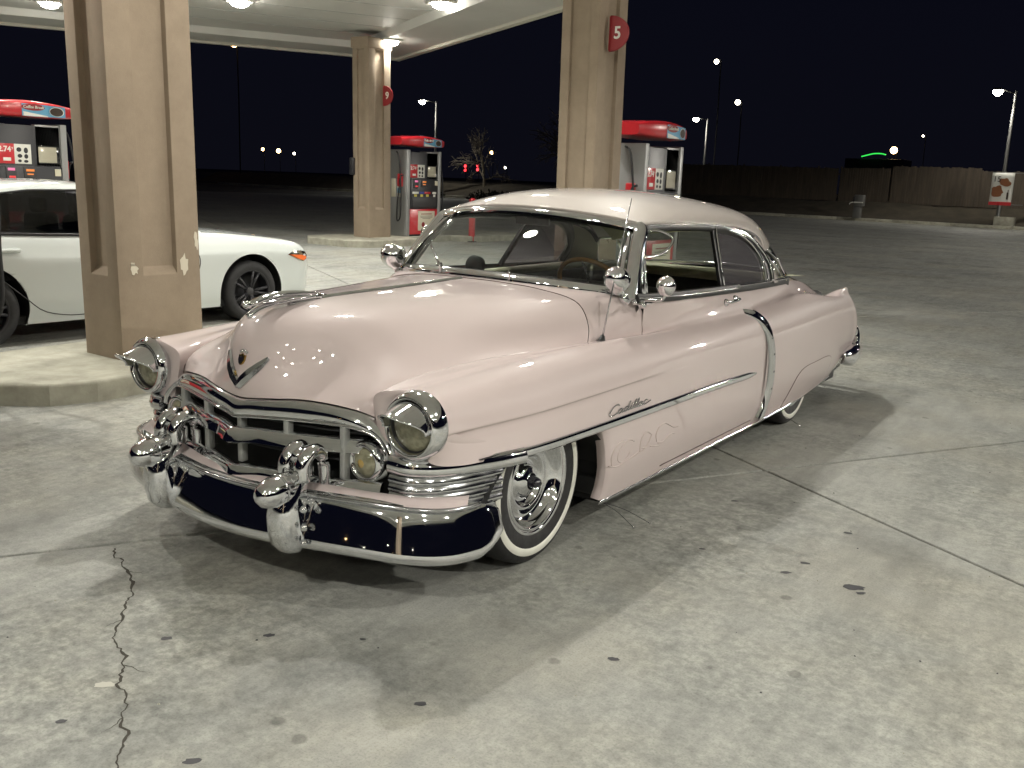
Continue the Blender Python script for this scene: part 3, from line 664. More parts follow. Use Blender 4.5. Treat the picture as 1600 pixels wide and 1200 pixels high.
# ---- hood ornament and centre strip
spine=crom([(0,-.800,1.082),(0,-.745,1.098),(0,-.66,1.112),(0,-.56,1.113),(0,-.47,1.106),(0,-.38,1.092)],26)
sc=np.interp(np.linspace(0,1,26),[0,.06,.18,.45,.75,1],[.25,.8,1.0,.9,.55,.22])
orn=vf('hood_ornament', sweep(spine,circ(.022,12,.015),scale=sc), CHROME, car)
for s in (1,-1):
    wing=crom([(s*.012,-.74,1.092),(s*.026,-.68,1.094),(s*.032,-.58,1.100),(s*.026,-.48,1.104)],16)
    vf('ornament_wing', sweep(wing,circ(.013,8,.006),scale=np.interp(np.linspace(0,1,16),[0,.3,.8,1],[.6,1,.7,.2])), CHROME, orn)
V,F=lathe([(0,.022),(.010,.019),(.015,.008),(.016,-.005),(.011,-.018),(0,-.022)],(0,-.802,1.085),(0,-.8,.3),16); vf('ornament_head',(V,F),CHROME,orn)
vf('ornament_base', sweep(crom([(0,-.80,1.040),(0,-.74,1.066),(0,-.60,1.086),(0,-.42,1.092)],14),circ(.016,10,.012)), CHROME, orn)
st=np.array([hood[i,48] for i in range(52,90,2)]); st[:,0]=0
vf('hood_centre_strip', sweep(st+[0,0,.002],np.array([(-.011,-.004),(-.008,.006),(0,.009),(.008,.006),(.011,-.004)])), CHROME, car, soft=60)
# ---- grille
def GP(t,yc=-.865,ye=-.70,x1=.60,vz=.0,zc=.6,ze=.6,vee=.05):
    """bar across the nose, pointed at the centre"""
    t=np.asarray(t,float); a=np.abs(t)
    y=yc+(ye-yc)*a**1.8+ -vee*np.maximum(0,1-a/.22)**1.5
    z=zc+(ze-zc)*a**1.5 - vz*np.maximum(0,1-a/.22)**1.3
    return np.stack([x1*t,y,z],-1)
tb=np.linspace(-1,1,61)
topE=[(0,-.856,.721),(.075,-.848,.728),(.15,-.832,.736),(.30,-.790,.748),(.44,-.752,.741),(.52,-.722,.726),(.578,-.692,.700),(.628,-.690,.664),(.672,-.700,.618),(.690,-.705,.575)]
lowE=[(0,-.872,.658),(.06,-.861,.664),(.13,-.850,.670),(.27,-.815,.678),(.41,-.775,.681),(.515,-.744,.677),(.580,-.720,.660),(.622,-.712,.630),(.642,-.714,.600),(.645,-.716,.570)]
tE=crom([(-x,y,z) for x,y,z in topE[:0:-1]]+topE,81); lE=crom([(-x,y,z) for x,y,z in lowE[:0:-1]]+lowE,81)
sr_=gobj('grille_surround', np.stack([tE+[0,.02,.004],tE]+[tE*(1-t)+lE*t+[0,-.012*math.sin(math.pi*t)**.8,0] for t in np.linspace(.1,.9,9)]+[lE,lE+[0,.012,-.006],lE+[0,.04,-.006]],1), CHROME, car, flip=False)
vf('surround_lip', tube(lE+[0,-.002,-.002],.006,8,up=(0,-.3,1)), CHROME, sr_)
def gbar(name, zc,ze,yc,ye,x1,h,d,vz,vee,m=CHROME):
    P=np.array([GP(t,yc,ye,x1,vz,zc,ze,vee) for t in tb]); prof=np.array([(-.01,-h),(d*.7,-h),(d,-h*.72),(d*.82,-h*.1),(d*.55,h*.55),(d*.25,h*.95),(-.01,h)])
    return vf(name, sweep(P,prof), m, car, soft=60)
gbar('grille_bar', .592,.602,-.848,-.690,.535,.031,.042,.008,.030)
gbar('grille_bar', .450,.462,-.850,-.725,.64,.021,.030,.008,.030)
for x in (-.47,-.235,0,.235,.47):
    yy=-.838+.12*(abs(x)/.55)**1.8; V,F=box((x,yy,.572),(.026,.034,.215),.006); vf('grille_post',(V,F),GRILLEP,car,soft=40)
for z in (.535,.648):
    P=np.array([GP(t,-.80,-.69,.56,.0,z,z,.0) for t in tb]); vf('grille_back_bar',sweep(P,np.array([(-.008,-.004),(.008,-.004),(.008,.004),(-.008,.004)])),DGREY,car)
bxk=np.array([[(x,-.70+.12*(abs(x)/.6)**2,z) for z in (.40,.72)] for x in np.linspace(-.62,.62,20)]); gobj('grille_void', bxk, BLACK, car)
radm=np.array([[(x,-.66+.05*(abs(x)/.6)**2,z) for z in (.42,.70)] for x in np.linspace(-.60,.60,10)])
# fog / turn lamps in the grille
for s in (1,-1):
    c=np.array([s*.550,-.668,.545]); ax=(0,-1,.0)
    fg=vf('fog_lamp', lathe([(.05,-.09),(.078,-.05),(.086,.0),(.086,.03),(.080,.058),(.070,.068),(.062,.068),(.056,.056)],c,ax,36), CHROME, car)
    vf('fog_lens', lathe([(0,.082),(.025,.078),(.045,.068),(.057,.056)],c,ax,30), LENS, fg)
    vf('fog_bulb', lathe([(0,.086),(.014,.082),(.019,.076)],c,ax,14), AMBER, fg)
# ---- bumper
bp=crom([(-.975,-.43),(-.975,-.50),(-.955,-.58),(-.915,-.67),(-.82,-.775),(-.64,-.865),(-.40,-.925),(-.15,-.955),(0,-.96),(.15,-.955),(.40,-.925),(.64,-.865),(.82,-.775),(.915,-.67),(.955,-.58),(.975,-.50),(.975,-.43)],120)
zt=np.interp(np.abs(bp[:,0]),[0,.2,.42,.65,.82,.92,.975],[.340,.344,.360,.366,.352,.340,.346]); zt=np.convolve(np.pad(zt,4,'edge'),np.ones(9)/9,'valid')
bpp=np.column_stack([bp,zt])
prof=crom([(-.086,.066),(-.062,.078),(-.044,.075),(-.030,.058),(-.014,.018),(.001,-.030),(.013,-.072),(.018,-.098),(.009,-.116),(-.020,-.124),(-.060,-.124)],26)
sc=np.ones(120); n=10; sc[:n]=np.sqrt(np.linspace(.18,1,n)); sc[-n:]=sc[:n][::-1]
V,F=sweep(bpp,prof,(0,0,1),scale=sc,cap=False,cprof=False)
bm_=vf('front_bumper',(V,F),CHROME,car); md=bm_.modifiers.new('thickness','SOLIDIFY'); md.thickness=.006; md.offset=-1
V,F=sweep(np.column_stack([bp[8:112]*[.985,.985],zt[8:112]+.079]),np.array([(-.006,-.008),(.004,-.008),(.004,.004),(-.006,.006)])); vf('bumper_bead',(V,F),STEEL,bm_)
# painted pan between bumper and grille
pt=np.column_stack([bp[14:106],zt[14:106]+.070])-[0,-.035,0]
pu=np.array([[p[0]*.965,p[1]*.93+.015,.436+.02*min(1,abs(p[0])/.4)-.02*max(0,abs(p[0])-.55)] for p in pt])
gobj('gravel_pan', np.stack([pt*(1-t)+pu*t+[0,0,.010*math.sin(math.pi*t)] for t in np.linspace(0,1,6)],1), PINK, car, flip=True)
# overriders: tall guard, projecting bullet and scrolled bracket behind
for s in (1,-1):
    gx=s*.372
    rows=[]
    for z,w,d,yo in [(.212,.030,.020,-.955),(.222,.052,.045,-.965),(.25,.064,.062,-.972),(.30,.068,.070,-.978),(.36,.068,.072,-.980),(.42,.064,.070,-.972),(.47,.056,.060,-.955),(.51,.046,.046,-.925),(.535,.030,.028,-.895),(.542,.008,.008,-.888)]:
        th=np.linspace(0,2*np.pi,24,endpoint=False); rows.append([(gx+w*np.sign(math.cos(a))*abs(math.cos(a))**.8, yo+.03-d*math.sin(a), z) for a in th])
    G=np.array(rows); V=G.reshape(-1,3); F=gridF(10,24,True,False,True)+[list(range(24))]
    gd=vf('bumper_guard',(V,F),CHROME,car)
    V,F=lathe([(.0,.155),(.022,.150),(.040,.135),(.052,.110),(.057,.08),(.057,.04),(.052,.0),(.045,-.03)],(gx,-.935,.470),(0,-1,-.10),28); vf('guard_bullet',(V,F),CHROME,gd)
    V,F=lathe([(.058,.018),(.061,.022),(.058,.027)],(gx,-.965,.467),(0,-1,-.10),28); vf('bullet_ring',(V,F),STEEL,gd)
    for k,(x0,x1) in enumerate(((-.040,-.034),(.044,.050))):
        hp_=crom([(gx+x0,-.915,.49),(gx+x0,-.915,.545),(gx+x1,-.885,.588),(gx+x1,-.840,.592),(gx+x1,-.812,.548),(gx+x1,-.806,.44)],24)
        vf('guard_horn', sweep(hp_,circ(.029,12,.024),(0,-.3,1),scale=np.interp(np.linspace(0,1,24),[0,.5,1],[1.15,1.05,.85])), CHROME, gd)
    V,F=lathe([(0,.03),(.02,.026),(.033,.012),(.035,-.01),(.02,-.03),(0,-.034)],(gx,-.885,.572),(0,-.5,1),18); vf('guard_finial',(V,F),CHROME,gd)
    for z in (.40,.33,.27):
        V,F=lathe([(0,.014),(.008,.012),(.013,.004),(.014,-.004)],(gx+s*.09,-.951+.0,z),(0,-1,0),12); vf('bumper_bolt',(V,F),CHROME,bm_)
# ---- wheels
def wheel(x,y,s,front):
    S=np.array([s,1,1]); c=np.array([x,y,.352]); ax=(1,0,0)
    ty=lathe([(.205,-.09),(.27,-.103),(.325,-.100),(.350,-.078),(.356,-.03),(.356,.03),(.350,.078),(.335,.094),(.318,.101),(.30,.1035),(.222,.097),(.205,.088)],c,ax,64)
    w=vf('wheel',(ty[0]*S,ty[1]),RUBBER,car)
    v=lathe([(.281,.1030),(.286,.1062),(.298,.1066),(.309,.1052),(.314,.1025)],c,ax,64); vf('whitewall',(v[0]*S,v[1]),WHITEWALL,w)
    h=lathe([(.222,.078),(.230,.090),(.224,.100),(.214,.094),(.206,.088),(.204,.096),(.196,.094),(.188,.070),(.172,.045),(.150,.034),(.130,.046),(.118,.052),(.108,.040),(.098,.022),(.082,.020),(.074,.040),(.058,.056),(.040,.062),(.036,.066)],c,ax,48); vf('hubcap',(h[0]*S,h[1]),CHROME,w)
    h=lathe([(.030,.062),(.026,.074),(.024,.090),(.018,.104),(.009,.112),(.0,.114)],c,ax,32); vf('hub_bullet',(h[0]*S,h[1]),ENAMEL,w)
    for k in range(0):
        a=k*2*math.pi/5+.4; l=lathe([(0,.022),(.007,.02),(.010,.01),(.011,-.01)],c+np.array([.028,.112*math.cos(a)*1.0,.112*math.sin(a)])+[-.0,0,0],ax,10); vf('wheel_nut',(l[0]*S,l[1]),CHROME,w)
    r=lathe([(.06,-.09),(.205,-.07),(.21,.085)],c,ax,40); vf('wheel_rim',(r[0]*S,r[1]),BLACK,w)
for s in (1,-1): wheel(.765,0,s,True); wheel(.800,3.215,s,False)
# dark wheel wells, floor and underbody
V,F=box((0,.0,.45),(1.16,1.15,.52),.02); vf('engine_bay_light_block',(V,F),BLACK,car)  # solid black box added to block light under the hood and wheel wells
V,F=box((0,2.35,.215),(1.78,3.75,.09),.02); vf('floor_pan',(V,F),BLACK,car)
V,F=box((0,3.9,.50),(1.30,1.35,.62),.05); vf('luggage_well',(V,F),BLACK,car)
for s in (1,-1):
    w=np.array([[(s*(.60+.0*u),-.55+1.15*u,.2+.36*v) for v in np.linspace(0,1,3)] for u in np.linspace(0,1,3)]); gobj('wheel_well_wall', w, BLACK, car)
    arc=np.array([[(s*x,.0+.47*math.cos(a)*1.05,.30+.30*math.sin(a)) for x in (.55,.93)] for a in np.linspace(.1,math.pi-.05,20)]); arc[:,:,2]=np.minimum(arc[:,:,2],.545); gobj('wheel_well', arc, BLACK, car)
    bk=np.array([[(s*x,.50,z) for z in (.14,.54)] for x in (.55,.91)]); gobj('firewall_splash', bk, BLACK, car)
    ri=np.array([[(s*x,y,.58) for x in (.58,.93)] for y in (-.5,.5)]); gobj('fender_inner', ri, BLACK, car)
# ---- fender scoop trim ahead of the rear fender
sl=[(2.27,.868),(2.35,.835),(2.425,.76),(2.465,.66),(2.49,.53),(2.50,.40),(2.485,.28),(2.44,.185)]
P=crom([flank(y,z,.006) for y,z in sl],40)
for s in (1,-1):
    S=np.array([s,1,1]); pr=np.array([(-.038,-.006),(-.033,.012),(-.010,.021),(.014,.021),(.035,.010),(.038,-.006)])
    sc_=vf('fender_scoop', sweep(P*S,pr,(s,0,.0),scale=np.interp(np.linspace(0,1,40),[0,.12,.5,.9,1],[.55,.95,1,1,1.35])), CHROME, car, soft=60)
    for k in (9,14,19,24,29):
        p=P[k]+[.019,-.004,0]; V,F=box(p*S,(.006,.022,.012),.002); vf('scoop_slot',(V,F),ENAMEL,sc_)
# ---- skirt outline
sk=[(2.86,.185),(2.92,.24),(2.99,.305),(3.08,.375),(3.19,.408),(3.45,.418),(3.78,.415),(3.86,.395),(3.885,.365),(3.875,.30),(3.85,.205)]
skp=crom([flank(y,z,.001) for y,z in sk],60)
for s in (1,-1):
    S=np.array([s,1,1])
    # skirt panel itself, standing a hair proud
    a,b=skp[:30],skp[30:][::-1]
    Pq=np.stack([[flank(*(p[1:]*(1-t)+q_[1:]*t),.0035) for p,q_ in zip(a,b)] for t in np.linspace(0,1,12)],1)
    k=gobj('fender_skirt', smoothg(Pq,1)*S, PINK, car, flip=(s<0))
    vf('skirt_gap', tube(skp*S,.0026,6,up=(1,0,.1)), GAP, k)
# rocker chrome below
P=np.array([[np.interp(y,[.46,1,2.4,3.2,3.9,4.5],[.915,.921,.922,.922,.90,.85])-.004,y,np.interp(y,[.46,2.42,3.0,3.9,4.5],[.163,.163,.166,.205,.238])-.008] for y in np.linspace(.46,4.5,50)])
for s in (1,-1): vf('rocker_trim', sweep(P*[s,1,1],circ(.010,8,.012)), STEEL, car)
# ---- rear bumper and lamps
rb=crom([(.93,4.28),(.965,4.42),(.955,4.58),(.90,4.72),(.76,4.80),(.45,4.85),(0,4.86),(-.45,4.85),(-.76,4.80),(-.90,4.72),(-.955,4.58),(-.965,4.42),(-.93,4.28)],80)
prof=crom([(-.05,.065),(-.01,.075),(.018,.055),(.026,.01),(.008,-.05),(-.025,-.080),(-.05,-.08)],14)
sc=np.ones(80); sc[:8]=np.sqrt(np.linspace(.2,1,8)); sc[-8:]=sc[:8][::-1]
V,F=sweep(np.column_stack([rb,np.full(80,.325)]),prof,scale=sc,cap=False,cprof=False); rbo=vf('rear_bumper',(V,F),CHROME,car); md=rbo.modifiers.new('thickness','SOLIDIFY'); md.thickness=.006; md.offset=-1
for s in (1,-1):
    vf('rear_guard', tube(crom([(s*.90,4.66,.36),(s*.895,4.735,.42),(s*.875,4.73,.50),(s*.85,4.68,.53)],14),.035,10), CHROME, rbo)
    vf('tail_lamp', lathe([(0,.05),(.018,.044),(.028,.02),(.030,-.02)],(s*.83,4.47,.79),(0,1,.1),16), REDLENS, car)
    vf('exhaust_tip', lathe([(.02,.0),(.026,.0),(.027,.012),(.027,.16),(.02,.16)],(s*.80,3.98,.165),(0,1,0),16), CHROME, car)
# ---- script and flames laid on the flank
def onf(y,z,o): return flank(y,z,o)
def strokes(name, S_, r, m, parent, s, off):
    mb=MB()
    for st in S_:
        pts=crom(st,max(8,len(st)*6)); P=np.array([onf(y,z,off) for y,z in pts])
        P[:,0]=np.convolve(np.pad(P[:,0],2,'edge'),np.ones(5)/5,'valid')
        V,F=tube(P*[s,1,1],r,6,up=(1,0,.05)); mb.add(V,F)
    return mb.build(name,m,parent)
# "Cadillac" in slanted script; units: letter height
def scr(y0,z0,h,dirn,hx=.072):
    L=[]
    def add(pts): L.append([(y0+dirn*(x+.32*zz)*hx, z0+zz*h) for x,zz in pts])
    add([(1.15,1.18),(.95,1.42),(.55,1.40),(.22,1.0),(.10,.45),(.30,.05),(.75,.0),(1.15,.2)])
    x=1.25
    def a(x): add([(x+.48,.55),(x+.22,.66),(x,.35),(x+.1,.03),(x+.35,.12),(x+.5,.58)]); add([(x+.5,.58),(x+.47,.1),(x+.62,.04),(x+.78,.16)])
    a(x); x+=.78
    add([(x+.48,.55),(x+.22,.66),(x,.35),(x+.1,.03),(x+.35,.12),(x+.5,.7),(x+.55,1.35)]); add([(x+.5,.6),(x+.48,.1),(x+.62,.04),(x+.75,.16)]); x+=.78
    add([(x+.02,.2),(x+.1,.6),(x+.08,.12),(x+.22,.04),(x+.36,.2)]); add([(x+.13,.86),(x+.15,.95)]); x+=.38
    for k in range(2): add([(x,.2),(x+.18,.8),(x+.2,1.3),(x+.08,1.0),(x+.08,.15),(x+.22,.03),(x+.38,.2)]); x+=.38
    a(x); x+=.78
    add([(x+.45,.55),(x+.22,.66),(x,.35),(x+.12,.03),(x+.45,.08),(x+1.0,.3)])
    return L
for s in (1,-1):
    y0,dirn=(.41,1) if s==1 else (.80,-1)
    strokes('fender_script', scr(y0,.577,.030,dirn), .0032, CHROME, car, s, .004)
    fl0=[[(0.657, 0.366), (0.592, 0.328), (0.539, 0.349), (0.54, 0.389), (0.592, 0.421), (0.643, 0.426), (0.69, 0.41)],[(0.486, 0.331), (0.474, 0.376), (0.505, 0.421), (0.578, 0.436)],[(0.455, 0.338), (0.543, 0.318), (0.656, 0.330), (0.734, 0.337), (0.814, 0.345), (0.851, 0.373)], [(0.76, 0.341), (0.759, 0.392), (0.788, 0.425), (0.829, 0.426), (0.866, 0.409)], [(0.778, 0.356), (0.826, 0.352), (0.856, 0.382), (0.873, 0.407)], [(0.869, 0.346), (0.927, 0.334), (0.979, 0.326)], [(0.938, 0.355), (0.924, 0.397), (0.955, 0.43), (1.012, 0.436), (1.075, 0.414), (1.124, 0.394), (1.179, 0.386)], [(0.954, 0.345), (1.013, 0.339), (1.062, 0.355), (1.106, 0.363), (1.146, 0.355)]]
    strokes('flame_pinstripe', fl0, .0030, STRIPE, car, s, .0008)
# ---- door handle
for s in (1,-1):
    S=np.array([s,1,1]); c=flank(2.10,.95,.0)
    e=vf('door_handle', sweep(crom([c+[.008,-.085,-.004],c+[.035,-.07,.0],c+[.040,0,.004],c+[.036,.06,.006],c+[.014,.085,.006]],16)*S,circ(.013,10,.010)), CHROME, car)
    vf('handle_escutcheon', (lambda a:(a[0]*S,a[1]))(lathe([(.0,.012),(.018,.01),(.024,.0),(.024,-.01)],c+[.004,-.06,-.010],(1,0,0),16)), CHROME, e)
    vf('handle_escutcheon', (lambda a:(a[0]*S,a[1]))(lathe([(.0,.016),(.016,.014),(.020,.0),(.020,-.01)],c+[.004,.075,.004],(1,0,0),16)), CHROME, e)
# ---- mirrors
def roundmirror(s,c,foot):
    S=np.array([s,1,1]); c=np.array(c)
    h=lathe([(0,-.030),(.02,-.027),(.040,-.014),(.049,.004),(.050,.010),(.047,.013)],c,(-.10,1,-.10),28)
    m_=vf('door_mirror',((h[0]*[1,1,1])*S,h[1]),CHROME,car)
    g=disc(c+np.array([-.001,.011,-.001]),(-.10,1,-.10),.0475,28); vf('mirror_glass',(g[0]*S,g[1]),STEEL,m_)
    vf('mirror_arm', tube(crom([c+[0,.02,-.02],c+[-.02,.02,-.07],np.array(foot)+[.01,0,.02],foot],14)*S,.0075,8), CHROME, m_)
    b=lathe([(0,.02),(.014,.016),(.020,.004),(.021,-.01)],foot,(1,-.2,.1),16); vf('mirror_foot',(b[0]*S,b[1]),CHROME,m_)
roundmirror(1,(.93,.96,1.125),(.805,.98,1.02)); roundmirror(-1,(.93,1.40,1.25),(.79,1.36,1.06))
# ---- spotlamps at the posts
def spot(s,c,foot,r):
    S=np.array([s,1,1]); c=np.array(c)
    ax=np.array([.05,-.9,.35])
    h=lathe([(0,r*.95),(r*.35,r*.90),(r*.70,r*.66),(r*.93,r*.28),(r,-.1*r),(r*.98,-.45*r),(r*1.05,-.50*r),(r*1.05,-.62*r),(r*.96,-.66*r)],c,ax,32); o=vf('spotlamp',(h[0]*S,h[1]),CHROME,car)
    g=disc(c-ax/np.linalg.norm(ax)*r*.62,-ax,r*.96,28); vf('spotlamp_lens',(g[0]*S,g[1]),LENS,o)
    vf('spotlamp_arm', tube(crom([c+[0,0,-r*.6],c+[-.005,.02,-r*1.15],np.array(foot)+[0,-.02,.03],foot],12)*S,.011,8), CHROME, o)
    b=lathe([(0,.03),(.02,.026),(.026,.0),(.03,-.02)],foot,(.2,-1,.4),16); vf('spotlamp_bracket',(b[0]*S,b[1]),CHROME,o)
spot(1,(.718,.845,1.150),(.728,.925,1.045),.062); spot(-1,(.725,.845,1.150),(.728,.925,1.045),.068)
# ---- aerial
ab=np.array([.752,.68,.862]); at=np.array([.72,.955,1.532])
an=vf('aerial', tube(np.array([ab,ab*.5+at*.5,at]),.0032,6,taper=[1.6,1,.7],up=(1,0,0)), STEEL, car)
vf('aerial_base', lathe([(.024,-.012),(.024,.0),(.018,.010),(.011,.030),(.006,.034),(0,.034)],ab,at-ab,14), SEAL, an)
# ---- curb feelers
for (b,es) in (((.90,.50,.145),((1.086,.647,.042),(1.055,.544,.042))),((.90,2.83,.145),((1.036,2.997,.05),))):
    for e in es:
        for s in (1,-1):
            P=crom([b,np.array(b)*.5+np.array(e)*.5+[0,0,.012],e],12)*[s,1,1]
            f=vf('curb_feeler', tube(P,.0017,6,up=(0,1,.3)), DGREY, car); V,F=lathe([(0,.007),(.005,.004),(.006,0),(.005,-.004),(0,-.007)],P[-1],(0,0,1),8); vf('feeler_tip',(V,F),CHROME,f)
# ---- cabin
def bench(name,y,z0,z1,m1,m2,w=1.40,rake=.16):
    rows=[]
    for t in np.linspace(0,1,10):
        z=z0+(z1-z0)*t; th=.16-.06*t; yy=y+rake*t; rows.append((z,yy,th))
    P=[]
    for z,yy,th in rows:
        P.append([(x,yy,z-.03*(abs(x)/(w/2))**4) for x in np.linspace(-w/2,w/2,16)])
    for z,yy,th in rows[::-1]:
        P.append([(x,yy+th,z-.03*(abs(x)/(w/2))**4+.0) for x in np.linspace(-w/2,w/2,16)])
    o=gobj(name,np.array(P),m1,car)
    V,F=box((0,y-.22,z0-.06),(w,.52,.18),.05); vf('seat_cushion',(V,F),m2,o)
    top=np.array([[x,y+rake+.055,z1-.03*(abs(x)/(w/2))**4] for x in np.linspace(-w/2+.03,w/2-.03,20)]); vf('seat_roll',sweep(top,circ(.062,12,.045)),m2,o)
bench('front_seat',1.82,.50,.945,IDARK,IDARK); bench('rear_seat',2.78,.52,.985,IDARK,ICREAM,w=1.36)
dsh=[(y,z) for y,z in ((.80,1.06),(.90,1.075),(1.0,1.06),(1.06,1.0),(1.05,.92),(1.0,.80))]
gobj('dashboard',np.array([[(x,y+.20*(abs(x)/.72)**2*(1 if k<3 else .4),z-.02*(abs(x)/.72)**2) for x in np.linspace(-.70,.70,20)] for k,(y,z) in enumerate(dsh)]),IDARK,car)
ps=np.array([[(x,y,z) for x in np.linspace(-.66,.66,12)] for y,z in ((3.02,.985),(3.3,.99),(3.7,.985),(3.98,.965))]); gobj('parcel_shelf',ps,ICREAM,car)
for s in (1,-1):
    dp=np.array([[(s*(.765-.01*k),y,z) for k,z in enumerate((1.02,.80,.50,.26))] for y in np.linspace(1.0,3.3,12)]); gobj('door_card',dp,IDARK,car)
    vf('door_card_rail', tube(np.array([(s*.752,y,.992) for y in np.linspace(1.1,3.2,12)]),.028,8), ICREAM, car)
hl_=roofP[3:-2,6:-6].copy(); hl_[:,:,2]-=.035; gobj('headliner',hl_,ICREAM,car,flip=True)
# steering wheel
sw=np.array([.36,1.265,1.04]); n=np.array([0,.62,.50]); n/=np.linalg.norm(n); e1=np.array([1,0,0]); e2=np.cross(n,e1); a=np.linspace(0,2*np.pi,48,endpoint=False)
ringP=sw+.205*np.cos(a)[:,None]*e1+.205*np.sin(a)[:,None]*e2
V,F=sweep(ringP,circ(.013,10),n,closed=True); so=vf('steering_wheel',(V,F),WOOD,car)
for k in range(3):
    an_=k*2*math.pi/3+.5; vf('wheel_spoke', tube(np.array([sw-n*.03,sw+.2*math.cos(an_)*e1+.2*math.sin(an_)*e2]),.007,6), CHROME, so)
vf('horn_button', lathe([(0,.02),(.03,.014),(.045,-.01),(.04,-.05)],sw-n*.02,n,20), CHROME, so); vf('steering_column', tube(np.array([sw-n*.05,sw-n*.45]),.022,10), IDARK, so)
# rear-view mirror, dash compass
bx('rear_view_mirror',(0.03,1.14,1.385),(.22,.02,.052),BLACKP,car,.012); vf('mirror_stalk', tube(np.array([(.0,1.13,1.44),(-.02,1.13,1.41),(.0,1.135,1.39)]),.006,6), CHROME, car)
vf('dash_pod', lathe([(0,.03),(.04,.028),(.052,.01),(.052,-.03),(.03,-.05)],(-.20,.93,1.135),(.1,-1,.2),20), IDARK, car)
vf('dash_pod_stem', tube(np.array([(-.20,.94,1.10),(-.20,.95,1.05)]),.01,6), IDARK, car)
# ================================================================== SETTING
ANG=R(31.0); E1=np.array([-math.cos(ANG),math.sin(ANG),0]); E2=np.array([math.sin(ANG),math.cos(ANG),0])
def ee(a,b,z=0): return a*E1+b*E2+np.array([0,0,z])
ORG[0]=np.zeros(3)
def quad(name,pts,m,parent=None,**pr): return mesh(name,pts,[list(range(len(pts)))],m,parent,False,**pr)
gnd=quad('ground',[(-400,-300,-.016),(400,-300,-.016),(400,500,-.016),(-400,500,-.016)],CRACK,None,kind='structure')
# concrete slabs with open joints near, one sheet of the same concrete beyond
SP=5.2; slabmesh=None; cE1,cE2=.03,2.31
for i in range(-5,8):
    for j in range(-4,9):
        cx=cE1+SP*(i+.5); cy=cE2+SP*(j+.5); c=ee(cx,cy)
        if slabmesh is None:
            V,F=box((0,0,-.06),(SP-.017,SP-.017,.12),.008); o=mesh('slab',V,F,CONC,gnd,True); soften(o,20); slabmesh=o.data
            # orientation: local x along -E1
        else:
            o=bpy.data.objects.new('slab',slabmesh); link(o,gnd)
        o.location=c; o.rotation_euler=(0,0,-ANG)
# lot surface past the slabs, worn asphalt road and yard
a0,a1,b0,b1=cE1-5*SP,cE1+8*SP,cE2-4*SP,cE2+9*SP
def ring(name,m,z,inner,outer):
    (x0,x1,y0,y1),(X0,X1,Y0,Y1)=inner,outer
    P=[ee(x0,y0,z),ee(x1,y0,z),ee(x1,y1,z),ee(x0,y1,z),ee(X0,Y0,z),ee(X1,Y0,z),ee(X1,Y1,z),ee(X0,Y1,z)]
    return mesh(name,P,[[0,4,5,1],[1,5,6,2],[2,6,7,3],[3,7,4,0]],m,None,False,kind='structure')
ring('parking_lot',CONC,-.004,(a0,a1,b0,b1),(-60,60,-60,90))
ring('road',ASPH,-.012,(-60,60,-60,90),(-260,260,-200,300))
# crack running across the near slab: jagged ribbon following the photograph
crk=[(-.591,-1.039),(-.508,-1.088),(-.43,-1.11),(-.27,-1.182),(-.139,-1.265),(-.062,-1.343),(.064,-1.468),(.15,-1.519),(.242,-1.542),(.364,-1.646),(.409,-1.684),(.476,-1.702),(.525,-1.724),(.56,-1.771),(.644,-1.811),(.713,-1.876),(.761,-1.931),(.79,-1.962),(.93,-2.09),(1.05,-2.24),(1.2,-2.36)]
P=resamp(crk,150); jr=np.random.default_rng(3); T=np.gradient(P,axis=0); T/=np.linalg.norm(T,axis=1,keepdims=True); Nn=np.stack([-T[:,1],T[:,0]],1)
jj=np.convolve(jr.normal(0,.011,154),np.ones(3)/3,'same')[:150]; P=P+Nn*jj[:,None]; wd=.0018+.0034*np.abs(np.convolve(jr.normal(0,1,154),np.ones(5)/5,'same')[:150])*1.6
V=np.concatenate([np.column_stack([P+Nn*wd[:,None],np.full(150,.0012)]),np.column_stack([P-Nn*wd[:,None],np.full(150,.0012)])]); F=[[i,i+1,150+i+1,150+i] for i in range(149)]
mesh('crack',V,F,CRACK,gnd,False)
for q,(i_,sg,L_) in enumerate(((18,1,.10),(47,-1,.07),(70,1,.13),(92,-1,.09),(118,1,.08))):
    n_=12; Q=[P[i_]]; d_=Nn[i_]*sg*.8+T[i_]*.7; d_/=np.linalg.norm(d_)
    for k in range(n_): Q.append(Q[-1]+d_*L_/n_+jr.normal(0,.003,2))
    Q=np.array(Q); w_=np.linspace(.0022,.0003,n_+1); nn_=np.array([-d_[1],d_[0]])
    V2=np.concatenate([np.column_stack([Q+nn_*w_[:,None],np.full(n_+1,.0011)]),np.column_stack([Q-nn_*w_[:,None],np.full(n_+1,.0011)])]); mesh('crack',V2,[[k,k+1,n_+2+k,n_+1+k] for k in range(n_)],CRACK,gnd,False)
def blob(c,r,n=14,sq=.62,ang=.6,seed=0):
    g=np.random.default_rng(seed); a=np.linspace(0,2*np.pi,n,endpoint=False); rr=r*(.8+.4*g.random(n)); x=rr*np.cos(a); y=rr*sq*np.sin(a); ca,sa=math.cos(ang),math.sin(ang)
    return np.column_stack([c[0]+ca*x-sa*y,c[1]+sa*x+ca*y,np.full(n,c[2])])
for k,(x,y,r) in enumerate([(2.043,.627,.045),(.506,-1.16,.020),(.252,-1.395,.021),(1.208,-1.17,.021),(1.544,-.541,.020),(1.794,.75,.022),(1.373,.606,.015),(.904,-1.783,.024),(.448,-1.894,.017),(1.765,.591,.022),(.78,-.974,.011),(1.841,1.262,.022),(1.235,1.344,.02),(2.08,.585,.02)]):
    V=blob((x,y,.0015),r,seed=k,ang=.6+.3*math.sin(k)); mesh('oil_stain',V,[list(range(len(V)))],STAIN,gnd,False)
